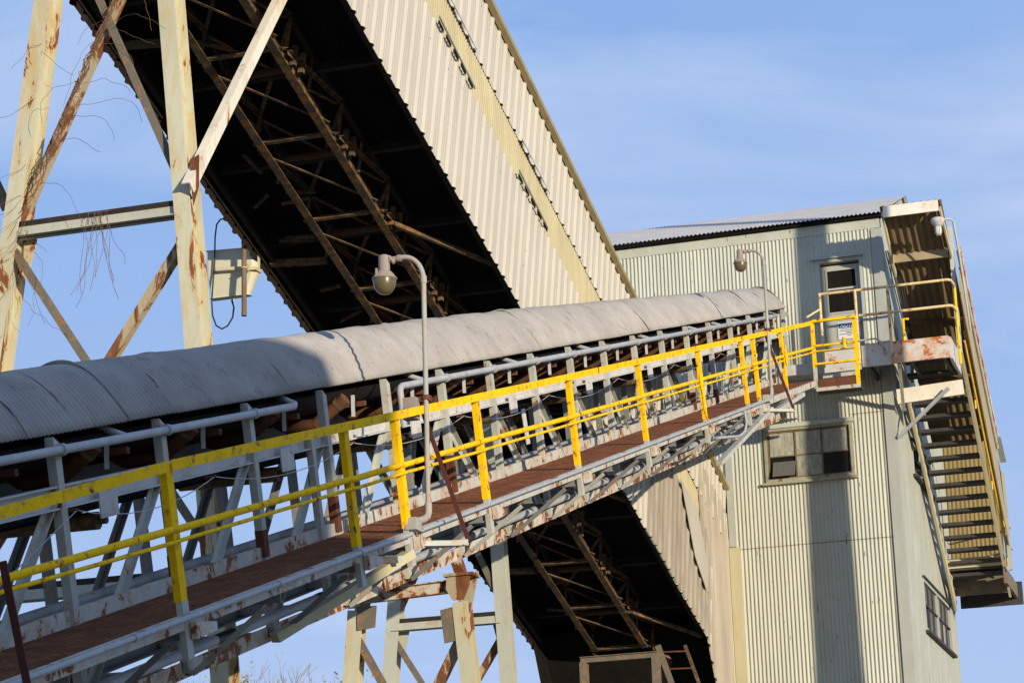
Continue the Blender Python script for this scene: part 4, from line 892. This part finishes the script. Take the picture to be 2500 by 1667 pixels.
# ------------------------------------------------------------------ trees far behind
def tree(name, base, hgt, label, leaves=None, nl=0, seed=1, spread=.5, group='distant autumn trees'):
    rr = random.Random(seed); t = thing(name, base, label, 'tree', group); bm = MB(); tips = []
    def grow(p, d, l, r, lev):
        pts = [V(p)]; d = V(d)
        for i in range(4):
            d = (d + V((rr.uniform(-.15, .15), rr.uniform(-.15, .15), rr.uniform(-.05, .14)))).normalized(); pts.append(pts[-1] + d * l / 4)
        (tr if lev == 0 else bm).tube(pts, [max(r * (1 - .5 * i / 4), .011) for i in range(5)], 7 if lev == 0 else (5 if lev < 2 else 3), False)
        if lev >= 2: tips.extend(pts[1:])
        if lev < 5:
            for k in range(rr.randint(3, 5) if lev < 4 else 3):
                q = pts[rr.randint(2, 4)]; a = rr.uniform(0, 6.28); nd = (d + V((math.cos(a), math.sin(a), rr.uniform(-.1, .5))) * rr.uniform(.4, .4 + spread)).normalized()
                grow(q, nd, l * rr.uniform(.50, .72), r * .5, lev + 1)
    tr = MB(); grow(V(base), EZ, hgt * .36, hgt * .016, 0)
    k_ = hgt / (max(v[2] for v in bm.v) - base[2]); fx = lambda v: tuple(V(base) + (V(v) - V(base)) * k_)
    tr.v = [fx(v) for v in tr.v]; bm.v = [fx(v) for v in bm.v]; tips[:] = [V(fx(v)) for v in tips]
    tp = max(bm.v, key=lambda v: v[2]); ox, oy = base[0] - tp[0], base[1] - tp[1]      # stand the tree so that its leader rises where the photo has it
    for ml in (tr, bm): ml.v = [(v[0] + ox, v[1] + oy, v[2]) for v in ml.v]
    tips[:] = [v + V((ox, oy, 0)) for v in tips]
    t.location = t.location + V((ox, oy, 0)); t['w'] = tuple(t.location)
    tr.build('trunk', M['bark'], t); bm.build('branches', M['bark'], t)
    if leaves:
        lf = MB()
        for k in range(nl):
            p = rr.choice(tips) + V((rr.gauss(0, .16), rr.gauss(0, .16), rr.gauss(0, .16))); a = V((rr.uniform(-1, 1), rr.uniform(-1, 1), rr.uniform(-1, 1))).normalized(); c_ = a.cross(EZ).normalized(); s_ = rr.uniform(.08, .15)
            lf.add([p - a * s_, p + c_ * s_ * .6, p + a * s_, p - c_ * s_ * .6], [(0, 1, 2, 3)])
        lf.build('foliage', leaves, t)
    return t
def tbase(px, Y): p = at(px, 1667, Y=Y); return V((p.x, Y, gz)), p
for px, top, Y, lv, nl, sd_, lab in ((690, 1592, 118, None, 0, 3, 'bare grey tree rising highest on the horizon between the trestles'),
        (622, 1628, 112, M['leaf_y'], 3500, 5, 'thin yellow leaved tree at the foot of the left trestle leg'),
        (490, 1635, 114, None, 0, 8, 'bare twiggy tree left of the left trestle leg'),
        (655, 1612, 116, None, 0, 21, 'slender bare tree beside the highest one on the horizon'),
        (905, 1636, 122, M['leaf_g'], 9000, 9, 'leafy olive green tree between the conveyor support legs'),
        (790, 1652, 126, M['leaf_y'], 700, 12, 'sparse low tree left of the conveyor support')):
    bs, p = tbase(px, Y); hz = (at(px, top, Y=Y).z - gz) * 1.0 + .15
    tree('bare_tree' if lv is None else 'autumn_tree', bs, hz, lab, lv, nl, sd_, .5)

# ------------------------------------------------------------------ neighbours outside the frame whose shadows fall on the scene
def UW(u, w, z): return V((.6626 * u - .749 * w, .749 * u + .6626 * w, z))
zt_ = 8.62
sh = thing('storage_shed', UW(5, -10, gz), 'plain concrete shed standing beside the photographer', 'building')
b = MB(); cs = [UW(3.3, -5, 0), UW(9.55, -5, 0), UW(9.55, -14, 0), UW(3.3, -14, 0)]
b.plate([c_ + EZ * gz for c_ in cs], EZ, zt_ - gz); b.build('wall', M['concrete'], sh)
cs = [UW(3.2, -4.85, 0), UW(9.62, -4.85, 0), UW(9.62, -14.1, 0), UW(3.2, -14.1, 0)]
b = MB(); b.plate([c_ + EZ * (zt_ + .005) for c_ in cs], EZ, .2); b.build('roof', M['roof'], sh)
b = MB(); a_, c_ = UW(4.5, -4.98, gz), UW(6.5, -4.98, gz); b.plate([a_, c_, c_ + EZ * 2.4, a_ + EZ * 2.4], (a_ - c_).cross(EZ), .04); b.build('door', M['door'], sh)
tt = 10.5; sb_ = V((-7.3 + .749 * tt, YT - .6626 * tt, gz))
ck = thing('tapered_stack', sb_, 'tall tapered steel stack standing right of the picture', 'chimney')
MB().tube([sb_, sb_ + EZ * 9, sb_ + EZ * 24], [.50, .295, .14], 24).build('shaft', M['trim'], ck)
MB().tube([sb_ - EZ * .01, sb_ + EZ * .25], .8, 20).build('plinth', M['concrete'], ck)
